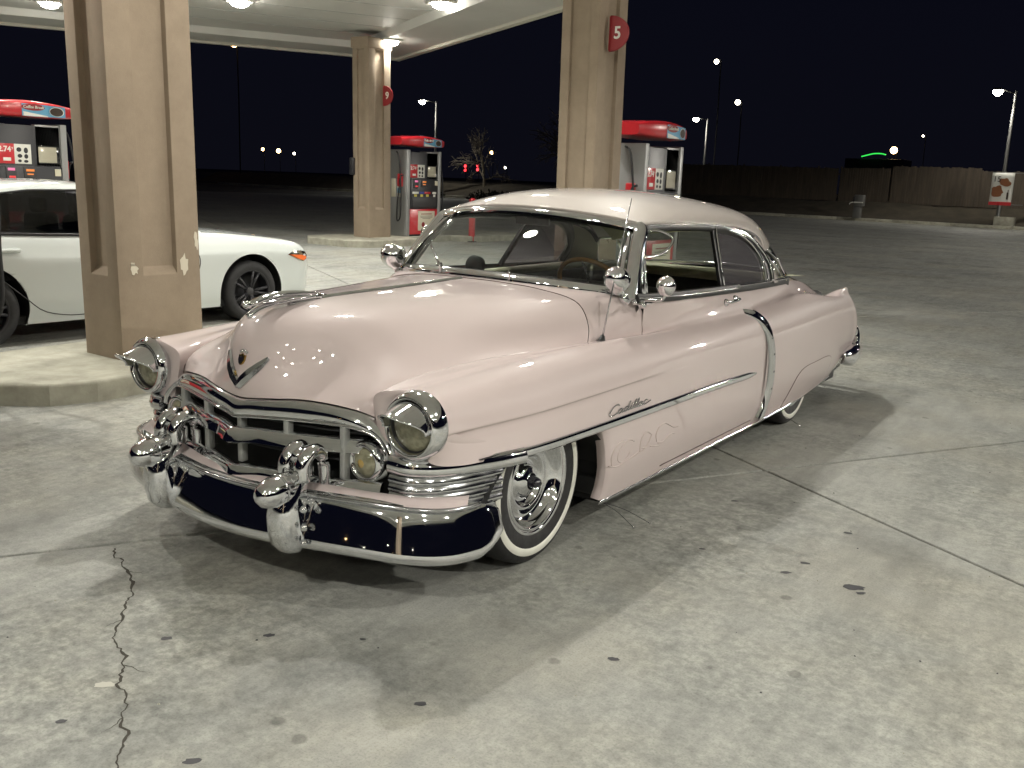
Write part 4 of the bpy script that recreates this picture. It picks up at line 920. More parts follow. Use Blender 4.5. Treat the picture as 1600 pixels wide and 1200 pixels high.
gg=np.random.default_rng(21); mb=MB(); md_=MB()
for k in range(420):
    t_=gg.random(); x=gg.uniform(-2.2,4.2); y=gg.uniform(-2.4,7.5); r=gg.uniform(.002,.0055); n_=5; a_=np.linspace(0,2*np.pi,n_,endpoint=False)+gg.random()*6; rr=r*(.7+.6*gg.random(n_))
    V=np.vstack([np.column_stack([x+rr*np.cos(a_),y+rr*np.sin(a_),np.zeros(n_)]),[[x,y,r*.9]]]); (mb if k%3 else md_).add(V,[[i,(i+1)%n_,n_] for i in range(n_)])
mb.build('grit',CURBM,gnd,False,kind='stuff'); md_.build('dark_grit',STAIN,gnd,False,kind='stuff')
# chip of pale concrete by the crack
V=blob((.36,-1.70,.001),.03,16,.6,seed=50); mesh('pale_chip',V,[list(range(16))],mat('pale_mortar',(.5,.49,.43),.9),gnd,False)

# ------------------------------------------------------------------ canopy
CZ=4.5
can=thing('forecourt_canopy','broad pale soffited canopy roof above the fuel pumps','canopy',tuple(ee(3,-1,0)))
A0,A1,B0,B1=-13.5,20.6,-9.6,6.6
def rectp(a0,a1,b0,b1,z): return [ee(a0,b0,z),ee(a1,b0,z),ee(a1,b1,z),ee(a0,b1,z)]
bw=1.5
quad('soffit',rectp(A0+bw,A1-bw,B0+bw,B1-bw,CZ+.14),SOFFIT,can)
I=rectp(A0+bw,A1-bw,B0+bw,B1-bw,CZ+.14); J=rectp(A0+bw-.1,A1-bw+.1,B0+bw-.1,B1-bw+.1,CZ); K=rectp(A0+.14,A1-.14,B0+.14,B1-.14,CZ)
P=I+J+K; F=[[k,(k+1)%4,4+(k+1)%4,4+k] for k in range(4)]+[[4+k,4+(k+1)%4,8+(k+1)%4,8+k] for k in range(4)]
mesh('soffit_border',P,F,SOFFIT,can,False)
prof=np.array([(.0,-.06),(.14,-.06),(.14,.16),(.06,.26),(.06,.95),(-.02,.95),(-.02,.16),(0,.1)])
lp=rectp(A0+.14,A1-.14,B0+.14,B1-.14,CZ); out=[]
for k in range(4):
    p=lp[k]; d1=(lp[k]-lp[k-1]); d1/=np.linalg.norm(d1); d2=(lp[(k+1)%4]-lp[k]); d2/=np.linalg.norm(d2); mit=d1-d2
    out.append([p+mit*x+np.array([0,0,z]) for x,z in prof])
V=np.array(out); o=mesh('fascia',V.reshape(-1,3),gridF(4,len(prof),False,True,True),FASCIA,can,False); soften(o)
quad('roof_deck',rectp(A0+.1,A1-.1,B0+.1,B1-.1,CZ+.93)[::-1],GREYP,can)
# soffit panel joints
mb=MB()
for k in range(1,24):
    a=A0+bw+k*(A1-A0-2*bw)/24; V,F=box((0,0,0),(.012,B1-B0-2*bw,.006),0); mb.add((V@np.array([[math.cos(-ANG),math.sin(-ANG),0],[-math.sin(-ANG),math.cos(-ANG),0],[0,0,1]]))+ee(a,(B0+B1)/2,CZ+.137),F)
mb.build('soffit_joints',GREYP,can,False,kind='stuff')
def canopy_light(a,b,lab,k=1.0):
    z=CZ+(.14 if (A0+bw<a<A1-bw and B0+bw<b<B1-bw) else 0.0); c=ee(a,b,z)
    t=thing('canopy_light',lab,'ceiling light',tuple(c),'lamps set into the canopy soffit')
    V,F=box(c+[0,0,-.022],(.46,.46,.04),.008,-ANG); vf('housing',(V,F),WHITEP,t,soft=40)
    V,F=lathe([(0,-.085),(.08,-.078),(.15,-.050),(.180,.0),(.185,.012)],c+[0,0,-.05],(0,0,1),28); vf('diffuser',(V,F),LAMPGLASS,t)
    l=bpy.data.lights.new('lamp','SPOT'); l.spot_size=R(138); l.spot_blend=.55; l.shadow_soft_size=.05; l.energy=CANOPY_W*k; l.color=LAMP_COL
    lo=bpy.data.objects.new('lamp',l); link(lo,t); lo.location=(0,0,-.16)
SEEN={(0,0):'lit canopy downlight beside the head of the farther pillar',(2,0):'lit canopy downlight at the top left corner, beside the broad pillar',(1,0):'lit canopy downlight between the broad pillar and the farther pillar',(0,1):'lit canopy downlight between the farther pillar and the pillar numbered 5'}
for r_,(a_,b_) in enumerate(((17.27,5.33),(15.05,1.73),(17.7,-1.5),(15.4,-5.1),(17.9,-8.4))):
    for k in range(8):
        a=a_-4.43*k; b=b_-.42*k
        if A0+.4<a<A1-.3 and B0+.4<b<B1-.3 and (r_,k) not in ((0,4),(1,4)) and not (ee(a,b)[1]<-2 and ee(a,b)[0]<1): canopy_light(a,b,SEEN.get((r_,k),'lit canopy downlight over the near forecourt, beyond the picture edge'),1.4 if ee(a,b)[0]>1.5 else 1.0)
# ------------------------------------------------------------------ pillars
LEAN=-.012*rgt
def pillar(x1,y0,w,d,label,sign=None,chips=False):
    """x1: right face, y0: near face"""
    x0=x1-w; y1=y0+d; zt=CZ; t=thing('canopy_pillar',label,'pillar',((x0+x1)/2,(y0+y1)/2,.15),'stucco canopy pillars')
    ln=lambda V: V+np.outer(np.maximum(V[:,2],0),LEAN)
    px,py,dp,zb_,z0_,z1_=.132,.215,.052,.148,.775,zt-.26
    bm=bmesh.new(); cache={}
    def vv(p):
        k=tuple(round(q,4) for q in p)
        if k not in cache: cache[k]=bm.verts.new(p)
        return cache[k]
    def fc(*ps):
        try: bm.faces.new([vv(p) for p in ps])
        except ValueError: pass
    for ax in (0,1):
        L=(w,d)[ax]; pm=(px,py)[ax]
        for s in (0,1):
            def P(u,z,e=0.0):     # u along the face, e depth inwards
                if ax==0: return (x0+u, y0+e if s==0 else y1-e, z)
                return (x0+e if s==0 else x1-e, y0+u, z)
            us=[0,pm,L-pm,L]; zs=[zb_,z0_,z1_,zt-.002]
            for a_ in range(3):
                for b_ in range(3):
                    if a_==1 and b_==1: continue
                    fc(P(us[a_],zs[b_]),P(us[a_+1],zs[b_]),P(us[a_+1],zs[b_+1]),P(us[a_],zs[b_+1]))
            u0,u1=us[1],us[2]; zi=z0_+.062
            fc(P(u0,zi,dp),P(u1,zi,dp),P(u1,z1_,dp),P(u0,z1_,dp)); fc(P(u0,z0_),P(u1,z0_),P(u1,zi,dp),P(u0,zi,dp))
            fc(P(u0,z1_),P(u1,z1_),P(u1,z1_,dp),P(u0,z1_,dp))
            for u in (u0,u1): fc(P(u,z0_),P(u,zi,dp),P(u,z1_,dp),P(u,z1_))
    bmesh.ops.recalc_face_normals(bm,faces=bm.faces)
    ed=[e for e in bm.edges if len(e.link_faces)==2 and e.calc_face_angle(0)>.5]
    bmesh.ops.bevel(bm,geom=ed,offset=.006,segments=2,profile=.5,affect='EDGES')
    bm.verts.index_update(); V=ln(np.array([v.co[:] for v in bm.verts])); F=[[v.index for v in f.verts] for f in bm.faces]; bm.free()
    o=mesh('shaft',V,F,STUCCO,t,True); soften(o,30)
    V,F=box(((x0+x1)/2,(y0+y1)/2,zt-.12),(w+.05,d+.05,.22),.012); o=mesh('capital',ln(V),F,STUCCO,t,True); soften(o,30)
    if chips:
        for k,(y,z,r,sq,xo) in enumerate([(y0+.14,.83,.032,1.3,0),(y1-.15,.84,.036,2.2,0),(y0+.125,.865,.02,.8,0)]):
            a=np.linspace(0,2*np.pi,14,endpoint=False); g=np.random.default_rng(k); rr=r*(.65+.6*g.random(14))
            P=np.column_stack([np.full(14,x1+.0025),y+rr*np.cos(a),z+rr*sq*np.sin(a)]); mesh('plaster_chip',ln(P),[list(range(14))],PLASTER,t,False)
        g=np.random.default_rng(9); a=np.linspace(0,2*np.pi,16,endpoint=False); rr=.028*(.6+.7*g.random(16)); P=np.column_stack([np.full(16,x1+.0025),y1-.03+rr*.6*np.cos(a),1.02+rr*2.4*np.sin(a)]); mesh('plaster_chip',ln(P),[list(range(16))],PLASTER,t,False)
    if sign:
        num,sy,sz,lab=sign; ORG[0]=np.zeros(3)
        g=thing('pillar_number_sign',lab,'sign',(x1,sy,sz),'red pump number signs')
        h=.44; wd_=.27; pts=[(x1+.004,sy,sz-h/2)]+[(x1+.004+wd_*math.cos(a),sy,sz+h/2*math.sin(a)) for a in np.linspace(-math.pi/2,math.pi/2,22)]+[(x1+.004,sy,sz+h/2)]
        plate('sign_plate',pts,(0,1,0),.025,REDSIGN,g)
        V,F=box((x1+.004,sy+.012,sz),(.012,.05,h*.95),.003); vf('sign_bracket',(V,F),REDSIGN,g,soft=40)
        text('sign_number',num,.21,(x1+.115,sy-.003,sz),(1,0,0),(0,0,1),WHITEP,g,.003,bold=.004)
    ORG[0]=np.zeros(3); return t
pillar(-3.423,.89,.475,.725,'broad stucco pillar with chipped paint between the white sedan and the pink coupe',chips=True)
pillar(-3.423,7.82,.56,.73,'stucco pillar with the red number 5 sign, right behind the pink roof',('5',8.0,3.46,'red half-round sign with white number 5 on a pillar'))
pillar(-12.06,12.83,.48,.72,'farther slim stucco pillar on its kerbed island beside a pump',('9',13.25,3.28,'small red half-round number sign on the farther pillar'))
pillar(4.9,-9.4,.48,.72,'stucco pillar of the canopy behind the viewpoint, seen only mirrored in the chrome')
# the small dark box strapped to the farther pillar
t=thing('alarm_box','small black box fixed to the side of the farther pillar','box',(-12.56,13.0,1.75)); 
V,F=box((-12.57,12.80,1.72),(.14,.07,.38),.02); vf('box_body',(V,F),BLACKP,t,soft=40); V,F=box((-12.57,12.775,1.80),(.09,.02,.10),.006); vf('box_window',(V,F),DGREY,t,soft=40)
ORG[0]=np.zeros(3)
# ------------------------------------------------------------------ pump islands
def island(name,pts,label):
    t=thing('pump_island',label,'kerb island',(pts[0][0],pts[0][1],0),'raised concrete pump islands')
    P=np.array(pts,float); n=len(P)
    bm=bmesh.new(); vs=[bm.verts.new((x,y,-.05)) for x,y in P-ORG[0][:2]]; f=bm.faces.new(vs)
    r=bmesh.ops.extrude_face_region(bm,geom=[f]); top=[v for v in r['geom'] if isinstance(v,bmesh.types.BMVert)]
    for v in top: v.co.z=.15
    bmesh.ops.recalc_face_normals(bm,faces=bm.faces)
    ed=[e for e in bm.edges if all(v.co.z>.1 for v in e.verts)]; bmesh.ops.bevel(bm,geom=ed,offset=.022,segments=3,profile=.5,affect='EDGES')
    me=bpy.data.meshes.new('kerb_block'); bm.to_mesh(me); bm.free(); me.materials.append(CURBM); me.polygons.foreach_set('use_smooth',[True]*len(me.polygons)); o=bpy.data.objects.new('kerb_block',me); link(o,t); soften(o,9); ORG[0]=np.zeros(3); return t
def dogbone(cx,y0,y1,hw,nw,n0,n1):
    """wide ends, narrow waist between n0 and n1"""
    c=.38; R_=[(cx+hw-c,y0),(cx+hw-.06,y0+c*.75),(cx+hw,y0+c*1.5),(cx+hw,n0-c),(cx+hw-.1,n0-c*.45),(cx+nw,n0),(cx+nw,n1),(cx+hw-.1,n1+c*.55),(cx+hw,n1+c*1.3),(cx+hw,y1-c*1.5),(cx+hw-.06,y1-c*.75),(cx+hw-c,y1)]
    L_=[(2*cx-x,y) for x,y in R_[::-1]]; return R_+L_
island('near',dogbone(-3.66,-3.6,2.3,.70,.36,-1.75,-.11),'nearest raised concrete island under the broad chipped pillar')
island('back',dogbone(-3.68,7.2,13.0,.70,.36,8.95,10.6),'raised concrete island behind the pink coupe, under pillar 5')
island('far',dogbone(-12.3,11.75,18.3,.98,.40,13.95,15.6),'farther raised concrete island under the slim pillar')
island('left',dogbone(-12.3,2.0,8.6,.98,.40,4.2,5.9),'raised concrete island behind the white sedan')
# ------------------------------------------------------------------ fuel pumps (local: face +X, length along Y)
def pump(x,y0,label,ho=.10):
    W_,D=1.25,.60; t=thing('fuel_pump',label,'fuel pump',(x-D/2,y0+W_/2,.15),'fuel pumps under the canopy')
    ORG[0]=np.zeros(3)
    h=W_/2; fx=D/2
    def b(name,c,s,m,par,bev=.006): V,F=box(c,s,bev); return vf(name,(V,F),m,par,soft=40)
    for s in (-1,1):
        b('end_column',(0,s*(h-.055),1.0),(D,.11,2.0),GREYP,t,.012)
        b('service_sticker',(.05,s*(h+.001)+s*.0,1.12),(.12,.004,.42),WHITEP,t,.001); b('sticker_band',(.05,s*(h+.003),1.06),(.10,.004,.12),BLUEP,t,.001); b('sticker_card',(-.12,s*(h+.001),1.12),(.14,.004,.42),CREAMP,t,.001)
    b('cabinet',(0,0,.98),(D-.06,W_-.22,1.96),BLACKP,t,.01)
    for s in (1,-1):
        f=s*(fx-.03)
        b('base_panel',(f,0,.34),(.05,W_-.23,.60),REDP,t,.012)
        k=b('base_card',(f+s*.027,s*.10,.36),(.006,.62,.46),CREAMP,t,.002)
        ex=np.array([0,s,0]); 
        for z_,w_ in ((.52,.40),(.47,.46),(.44,.44),(.41,.30)): b('card_print',(f+s*.031,s*.10,z_),(.003,w_,.018 if z_>.5 else .009),REDSIGN if z_>.5 else DGREY,k,0)
        V,F=disc((f+s*.032,s*-.02,.27),(s,0,0),.06,18); vf('card_print',(V,F),REDSIGN,k)
        door=b('control_panel',(f+s*.01,0,1.0),(.06,W_-.23,.68),BLACKP,t,.02)
        b('lower_door',(f+s*.042,-s*.0,.80),(.02,W_-.36,.26),DGREY,door,.01)
        dp=f+s*.045
        b('card_reader',(dp,-s*.33,1.22),(.03,.16,.20),DGREY,door,.01); b('pink_display',(dp+s*.016,-s*.33,1.285),(.008,.11,.040),DISP_P,door,.002); b('red_display',(dp+s*.016,-s*.32,1.17),(.008,.10,.03),DISP_R,door,.002)
        b('sale_display',(dp,-s*.03,1.24),(.02,.20,.16),DGREY,door,.008); b('orange_display',(dp+s*.011,-s*.03,1.275),(.008,.13,.035),DISP_O,door,.002); b('orange_display',(dp+s*.011,-s*.03,1.215),(.008,.10,.022),DISP_O,door,.002)
        b('notice',(dp,s*.43,1.25),(.008,.10,.11),CREAMP,door,.002)
        for q,(yy,w,m) in enumerate(((-.34,.22,WHITEP),(-.11,.17,NAVYP),(.10,.22,REDP),(.36,.14,WHITEP))):
            bt=b('grade_button',(dp,s*yy,1.02),(.02,w,.05),m,door,.006); b('grade_price',(dp,s*yy-.0,.955),(.02,min(.09,w*.5),.055),YELP if q<3 else WHITEP,door,.004)
        up=b('upper_panel',(f-s*.05,s*.32,1.66),(.10,.42,.64),GREYP,t,.01)
        b('sleeve',(f+s*.012,s*.32,1.52),(.02,.36,.28),CLEARG,up,.004); b('sleeve_card',(f+s*.001,s*.30,1.52),(.006,.30,.24),CREAMP,up,.001)
        sg=b('price_poster',(f+s*.0,-s*.24,1.52),(.016,.54,.30),WHITEP,t,.003); b('poster_red',(f+s*.010,-s*.375,1.52),(.006,.27,.30),REDP,sg,.001)
        text('poster_price','2.74',.115,(f+s*.0145,-s*.39,1.585),ex,(0,0,1),WHITEP,sg,.001,bold=.003); text('poster_price','9',.05,(f+s*.0145,-s*.27,1.60),ex,(0,0,1),WHITEP,sg,.001)
        b('poster_box',(f+s*.0145,-s*.36,1.435),(.003,.12,.05),WHITEP,sg,.001)
        for (yy,zz,rx,rz_) in ((-.165,1.585,.040,.035),(-.055,1.575,.034,.045),(-.155,1.49,.038,.03),(-.055,1.485,.032,.036),(-.16,1.415,.03,.022),(-.06,1.41,.036,.022)):
            V,F=disc((f+s*.0105,s*yy,zz),(s,0,0),rx,14,rz_); vf('poster_picture',(V,F),BLACKP,sg)
    # topper: boat-shaped red sign board
    n=30; yy=np.linspace(-h-.16,h+.16,n); rows=[]
    for y in yy:
        u=abs(y)/(h+.16); dz=.13*(1-.35*u**2.2); dx=.36*(1-.30*u**2.5); zc=2.19+.02*(1-u)
        rows.append([(dx*np.sign(math.cos(a))*abs(math.cos(a))**.35, y, zc+dz*np.sign(math.sin(a))*abs(math.sin(a))**.35) for a in np.linspace(0,2*np.pi,28,endpoint=False)])
    G=np.array(rows); V=G.reshape(-1,3); F=gridF(n,28,True,False,True)+[list(range(28)),[(n-1)*28+i for i in range(28)][::-1]]
    tp=vf('topper',(V,F),REDP,t,soft=45)
    for s in (1,-1):
        def onface(y,z,o): 
            u=abs(y)/(h+.16); dx=.36*(1-.30*u**2.5); return np.array([s*(dx+o),y,z])
        def decal(name,c,rx,rz_,m,o,n=26):
            a=np.linspace(0,2*np.pi,n,endpoint=False); P=[onface(c[0]+rx*math.cos(q),c[1]+rz_*math.sin(q),o) for q in a]; P=[onface(c[0],c[1],o+.001)]+P
            F=[[0,1+i,1+(i+1)%n] for i in range(n)]; mesh(name,P,F if s>0 else [f[::-1] for f in F],m,tp,False)
        def band(name,pts,m,o): 
            P=[onface(y,z,o) for y,z in pts]; k=len(P)//2; F=[[i,i+1,k+i+1,k+i] for i in range(k-1)]; mesh(name,P,F,m,tp,False)
        ys_=np.linspace(-.12,.62,16)*s
        top=[(y,2.19+.095-.02*abs(y)) for y in ys_]; bot=[(y,2.19-.095+.02*abs(y)) for y in ys_]
        band('topper_print',top+bot,BLUEP,.003)
        ys2=np.linspace(-.10,.30,10)*s; band('topper_swash',[(y,2.165-.05*(i/9)) for i,y in enumerate(ys2)]+[(y,2.10) for y in ys2],WHITEP,.005)
        decal('topper_badge',(s*.06,2.235),.19,.052,REDSIGN,.006); decal('coffee_cup',(s*.46,2.19),.135,.072,WHITEP,.006); decal('coffee_picture',(s*.455,2.188),.12,.064,COFFEE,.008)
        text('topper_lettering','Coffee Break',.062,onface(s*.06,2.235,.014),(0,s,0),(0,0,1),WHITEP,tp,.004,shear=.2)
    # hose and nozzle on each end
    for s in (-1,1):
        y=s*(h+.045)
        nz=b('nozzle_boot',(.12,y,1.30),(.14,.07,.30),REDP,t,.02)
        vf('nozzle',tube(crom([(.14,y+s*.02,1.18),(.15,y+s*.045,1.30),(.19,y+s*.05,1.40),(.25,y+s*.05,1.42)],14),.019,8),BLACKP,nz)
        vf('fuel_hose',tube(crom([(.0,y,1.95),(.10,y+s*.06,1.9),(.20,y+s*ho,1.5),(.24,y+s*ho,.9),(.20,y+s*ho*.9,.42),(.12,y+s*.08,.36),(.10,y+s*.07,.7),(.13,y+s*.04,1.16)],48),.016,8),RUBBER,t)
    return t
pump(-3.30,9.00,'red topped fuel pump behind pillar 5, right of the pink roof')
pump(-12.0,14.04,'red topped fuel pump right of the farther slim pillar')
pump(-12.0,4.42,'red topped fuel pump behind the white sedan roof')
pump(-3.33,-1.52,'fuel pump at the left picture edge with its black hose hanging',.235)
ORG[0]=np.zeros(3)
# red guard post
t=thing('red_bollard','plain red steel guard post standing beyond the pink car windshield','bollard',(-11.47,15.9,0)); vf('post',lathe([(0,1.08),(.05,1.07),(.075,1.04),(.08,1.0),(.08,0)],(-11.47,15.9,0),(0,0,1),20),REDP,t); vf('foot',lathe([(.13,0),(.13,.02),(.08,.025)],(-11.47,15.9,0),(0,0,1),20),DGREY,t); ORG[0]=np.zeros(3)
# ------------------------------------------------------------------ white sedan
sed=thing('parked_sedan','white sedan with black wheels parked behind the broad pillar','car',(-6.15,.86,-.012)); sed.rotation_euler=(0,0,-.07); ORG[0]=np.zeros(3)
Y=[-.98,-.92,-.62,-.2,.3,1.0,1.8,2.4,2.9,3.3,3.55,3.70]
def sr(X,Z): 
    Z=Z if hasattr(Z,'__len__') else [Z]*12; return list(zip(X,Y,Z))
sl_=sr([.55,.72,.80,.83,.85,.855,.855,.85,.84,.80,.70,.48],.19); lo=sr([.62,.77,.85,.875,.887,.89,.89,.887,.88,.85,.76,.55],.32); mi=sr([.66,.80,.87,.893,.90,.902,.902,.90,.89,.865,.785,.58],.56)
sh0=sr([.645,.782,.858,.893,.902,.904,.903,.900,.894,.866,.782,.565],[.74,.76,.765,.765,.76,.75,.74,.735,.725,.70,.655,.60]); sh=sr([.64,.78,.855,.885,.892,.892,.890,.888,.882,.855,.77,.55],[.78,.80,.81,.81,.805,.795,.785,.78,.77,.745,.695,.64]); be=sr([.60,.73,.79,.815,.82,.82,.815,.81,.815,.79,.70,.47],[.96,.99,1.0,.985,.965,.945,.935,.915,.875,.83,.765,.685])
h1=sr([.42,.5,.53,.55,.6,.6,.6,.6,.56,.54,.46,.30],[1.0,1.05,1.06,1.03,.99,.97,.955,.945,.905,.855,.79,.70]); h2=sr([0]*12,[1.01,1.06,1.075,1.05,1.0,.98,.965,.96,.925,.873,.80,.71])
def cutwheels(P,cs,r):
    nu,nv=P.shape[:2]; inside=np.zeros((nu,nv),bool); Q=P.copy()
    for cy in cs:
        d=np.hypot(P[...,1]-cy,P[...,2]-.33); ins=(d<r)&(P[...,0]>.5); inside|=ins
        near=(d>=r-.045)&(d<r+.0)&(P[...,0]>.5)
        for i,j in zip(*np.where(near)): 
            k=r/max(d[i,j],1e-6); Q[i,j,1]=cy+(P[i,j,1]-cy)*k; Q[i,j,2]=.33+(P[i,j,2]-.33)*k; inside[i,j]=False
    return Q,inside
SB=surf([sl_,lo,mi,sh0,sh,be,h1,h2],150,80,0)
SBq,ins=cutwheels(SB,(0,2.735),.395)
for s in (0,1):
    P=SBq*([-1,1,1] if s else [1,1,1]); F=gridF(150,80,not s); fl=ins.reshape(-1); F=[f for f in F if not any(fl[i] for i in f)]
    mesh('body',P.reshape(-1,3),F,WHITECAR,sed,True)
# greenhouse
YG=[-.62,-.25,.15,.55,1.0,1.4,1.8,2.2]
g0=list(zip([.77,.80,.815,.82,.82,.82,.815,.80],YG,[1.0,.99,.972,.958,.946,.94,.938,.938])); g1=list(zip([.70,.735,.76,.765,.765,.76,.75,.77],YG,[1.03,1.09,1.15,1.17,1.17,1.16,1.09,.96]))
g2=list(zip([.63,.645,.66,.665,.665,.66,.66,.74],YG,[1.045,1.18,1.295,1.345,1.352,1.315,1.19,.97])); g3=list(zip([.58,.59,.605,.61,.61,.605,.60,.68],YG,[1.05,1.205,1.33,1.383,1.390,1.35,1.215,.98]))
g4=list(zip([.35,.36,.38,.39,.39,.38,.37,.42],YG,[1.06,1.235,1.365,1.415,1.42,1.385,1.25,.995])); g5=list(zip([0]*8,YG,[1.065,1.245,1.375,1.425,1.43,1.395,1.262,1.0]))
GG=surf([g0,g1,g2,g3,g4,g5],80,60,1)
for s in (0,1):
    P=GG*([-1,1,1] if s else [1,1,1]); F=gridF(80,60,not s); 
    side=[];roof=[]
    for f in F:
        c=P.reshape(-1,3)[f].mean(0); x,y,z=abs(c[0]),c[1],c[2]
        zt_=np.interp(y,YG,[p[2] for p in g2])-.005; zb_=np.interp(y,YG,[p[2] for p in g0])+.015
        g=(zb_<z<zt_ and -.42<y<1.95 and x>.60) or (y>1.52 and z>1.0 and x<.60) or (y<.02 and z>1.07 and x<.56 and y>-.55)
        (side if g else roof).append(f)
    mesh('cabin_roof',P.reshape(-1,3),roof,WHITECAR,sed,True); mesh('cabin_glass',P.reshape(-1,3),side,DTINT,sed,True)
sp=[]
for s in (1,-1):
    S=np.array([s,1,1])
    def onb(y,z,o=.002):
        d=(SB[...,1]-y)**2+(SB[...,2]-z)**2+ (SB[...,0]<.6)*9; i=np.unravel_index(np.argmin(d),d.shape); return np.array([SB[i][0]+o,y,z])
    zc=lambda y,k: np.interp(y,YG,[p[2] for p in k]); xc=lambda y,k: np.interp(y,YG,[p[0] for p in k])
    top=np.array([[xc(y,g2)+.006,y,zc(y,g2)] for y in np.linspace(-.42,1.9,40)]); vf('window_trim',tube(top*S,.012,6),SEAL,sed)
    bot=np.array([[xc(y,g0)+.006,y,zc(y,g0)+.012] for y in np.linspace(-.42,1.95,40)]); vf('window_sill',tube(bot*S,.014,6),SEAL,sed)
    for y0_,y1_ in ((.98,.92),(-.05,-.20)):
        a=np.array([xc(y0_,g0)+.004,y0_,zc(y0_,g0)]); b_=np.array([xc(y1_,g2)+.004,y1_,zc(y1_,g2)]); vf('door_pillar',sweep(np.array([a,a*.5+b_*.5+[.008,0,0],b_])*S,np.array([(-.05,-.004),(.05,-.004),(.05,.006),(-.05,.006)]),(s,0,.3)),BLACKP,sed)
    for ln_ in ([(.95,.93),(.97,.6),(.97,.34),(.90,.24)],[(-.30,.965),(-.02,.80),(.15,.62),(.36,.43),(.52,.30),(.75,.245),(.95,.24),(1.8,.24),(2.02,.26)],[(2.02,.26),(2.06,.5),(2.10,.70),(2.02,.86),(1.92,.93)]):
        P=crom([onb(y,z,.0006) for y,z in ln_],30); vf('door_gap',tube(P*S,.0045,6,up=(1,.1,0)),DGREY,sed)
    for y in (.20,1.16):
        P=crom([onb(y-.13,.835,.004),onb(y-.10,.84,.028),onb(y,.845,.034),onb(y+.10,.845,.028),onb(y+.13,.84,.004)],18); vf('door_handle',sweep(P*S,circ(.030,10,.020)),WHITECAR,sed)
    hl0=[(3.22,.70),(3.30,.735),(3.42,.735),(3.52,.715),(3.56,.675),(3.52,.635),(3.45,.615),(3.36,.64)]; P=np.array([onb(y,z,.006) for y,z in hl0]); c=P.mean(0); o=mesh('headlamp',np.vstack([c+[.022,0,0],P])*S,[[0,1+i,1+(i+1)%8] for i in range(8)],LENSB,sed)
    P=np.array([onb(y,z,.008) for y,z in [(3.25,.700),(3.37,.648),(3.455,.625),(3.515,.648),(3.50,.672),(3.40,.690)]],float)+[.012,0,0]; mesh('amber_marker',P*S,[[0,1,2,3,4,5]],mat('amber_marker',(.55,.12,.03),.15,coat=1.0,emit=(1,.2,.05),es=.3) if 'amber_marker' not in MATS else MATS['amber_marker'],o)  # marker's faint emission stands in for its lit-looking reflection
    tlp=[(-.90,.86),(-.60,.93),(-.55,.89),(-.62,.83),(-.90,.78)]; P=np.array([onb(y,z,.006) for y,z in tlp]); mesh('tail_lamp',P*S,[list(range(5))],REDLENS,sed)
    V,F=box(S*np.array([.93,1.80,.99]),(.16,.10,.12),.035); mo=vf('wing_mirror',(V,F),WHITECAR,sed); vf('mirror_stem',tube(np.array([(.80,1.84,.95),(.88,1.82,.96)])*S,.02,6),BLACKP,mo)
    for cy in (0,2.735):
        c=np.array([.775,cy,.325]); ty=lathe([(.235,-.10),(.30,-.105),(.322,-.08),(.325,0),(.322,.08),(.30,.108),(.245,.112),(.228,.104)],c,(1,0,0),48); w=vf('wheel',(ty[0]*S,ty[1]),RUBBER,sed)
        rm_=lathe([(.228,.10),(.220,.085),(.205,.0),(.20,-.06),(.05,-.07),(.0,-.07)],c,(1,0,0),40); vf('wheel_rim',(rm_[0]*S,rm_[1]),BLACKP,w)
        rr=lathe([(.212,.092),(.222,.104),(.232,.105),(.238,.10)],c,(1,0,0),48); vf('rim_lip',(rr[0]*S,rr[1]),BLACKP,w)
        for k in range(10):
            a=k*math.pi/5+(.16 if k%2 else -.16)*.9+.3; e=np.array([0,math.cos(a),math.sin(a)]); a2=(k//2)*2*math.pi/5+.3+.31; P=np.array([c+[.065,0,0]+.04*e,c+[.078,0,0]+.12*e,c+[.088,0,0]+.215*e])
            vf('wheel_spoke',sweep(P*S,circ(.016,6,.012),(1,.01,.02)),BLACKP,w)
        hb=lathe([(0,.086),(.03,.084),(.05,.07),(.055,.04)],c,(1,0,0),20); vf('hub_cap',(hb[0]*S,hb[1]),DGREY,w)
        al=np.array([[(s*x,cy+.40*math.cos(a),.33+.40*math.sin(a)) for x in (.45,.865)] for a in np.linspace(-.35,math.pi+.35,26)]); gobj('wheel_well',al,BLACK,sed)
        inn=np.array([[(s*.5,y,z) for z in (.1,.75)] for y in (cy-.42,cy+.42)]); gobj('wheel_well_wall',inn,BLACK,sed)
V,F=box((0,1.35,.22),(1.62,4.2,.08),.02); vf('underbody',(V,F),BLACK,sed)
for y in (.1,1.15):
    for x in ((-.4,.4)): V,F=box((x,y,.80),(.50,.16,.62),.06); q_=vf('seat',(V,F),IDARK,sed,soft=50); V,F=box((x,y-.02,1.17),(.26,.09,.16),.04); vf('headrest',(V,F),IDARK,q_,soft=50)
V,F=box((0,1.3,.60),(1.5,2.9,.06),.01); vf('cabin_floor',(V,F),BLACK,sed)
ORG[0]=np.zeros(3)
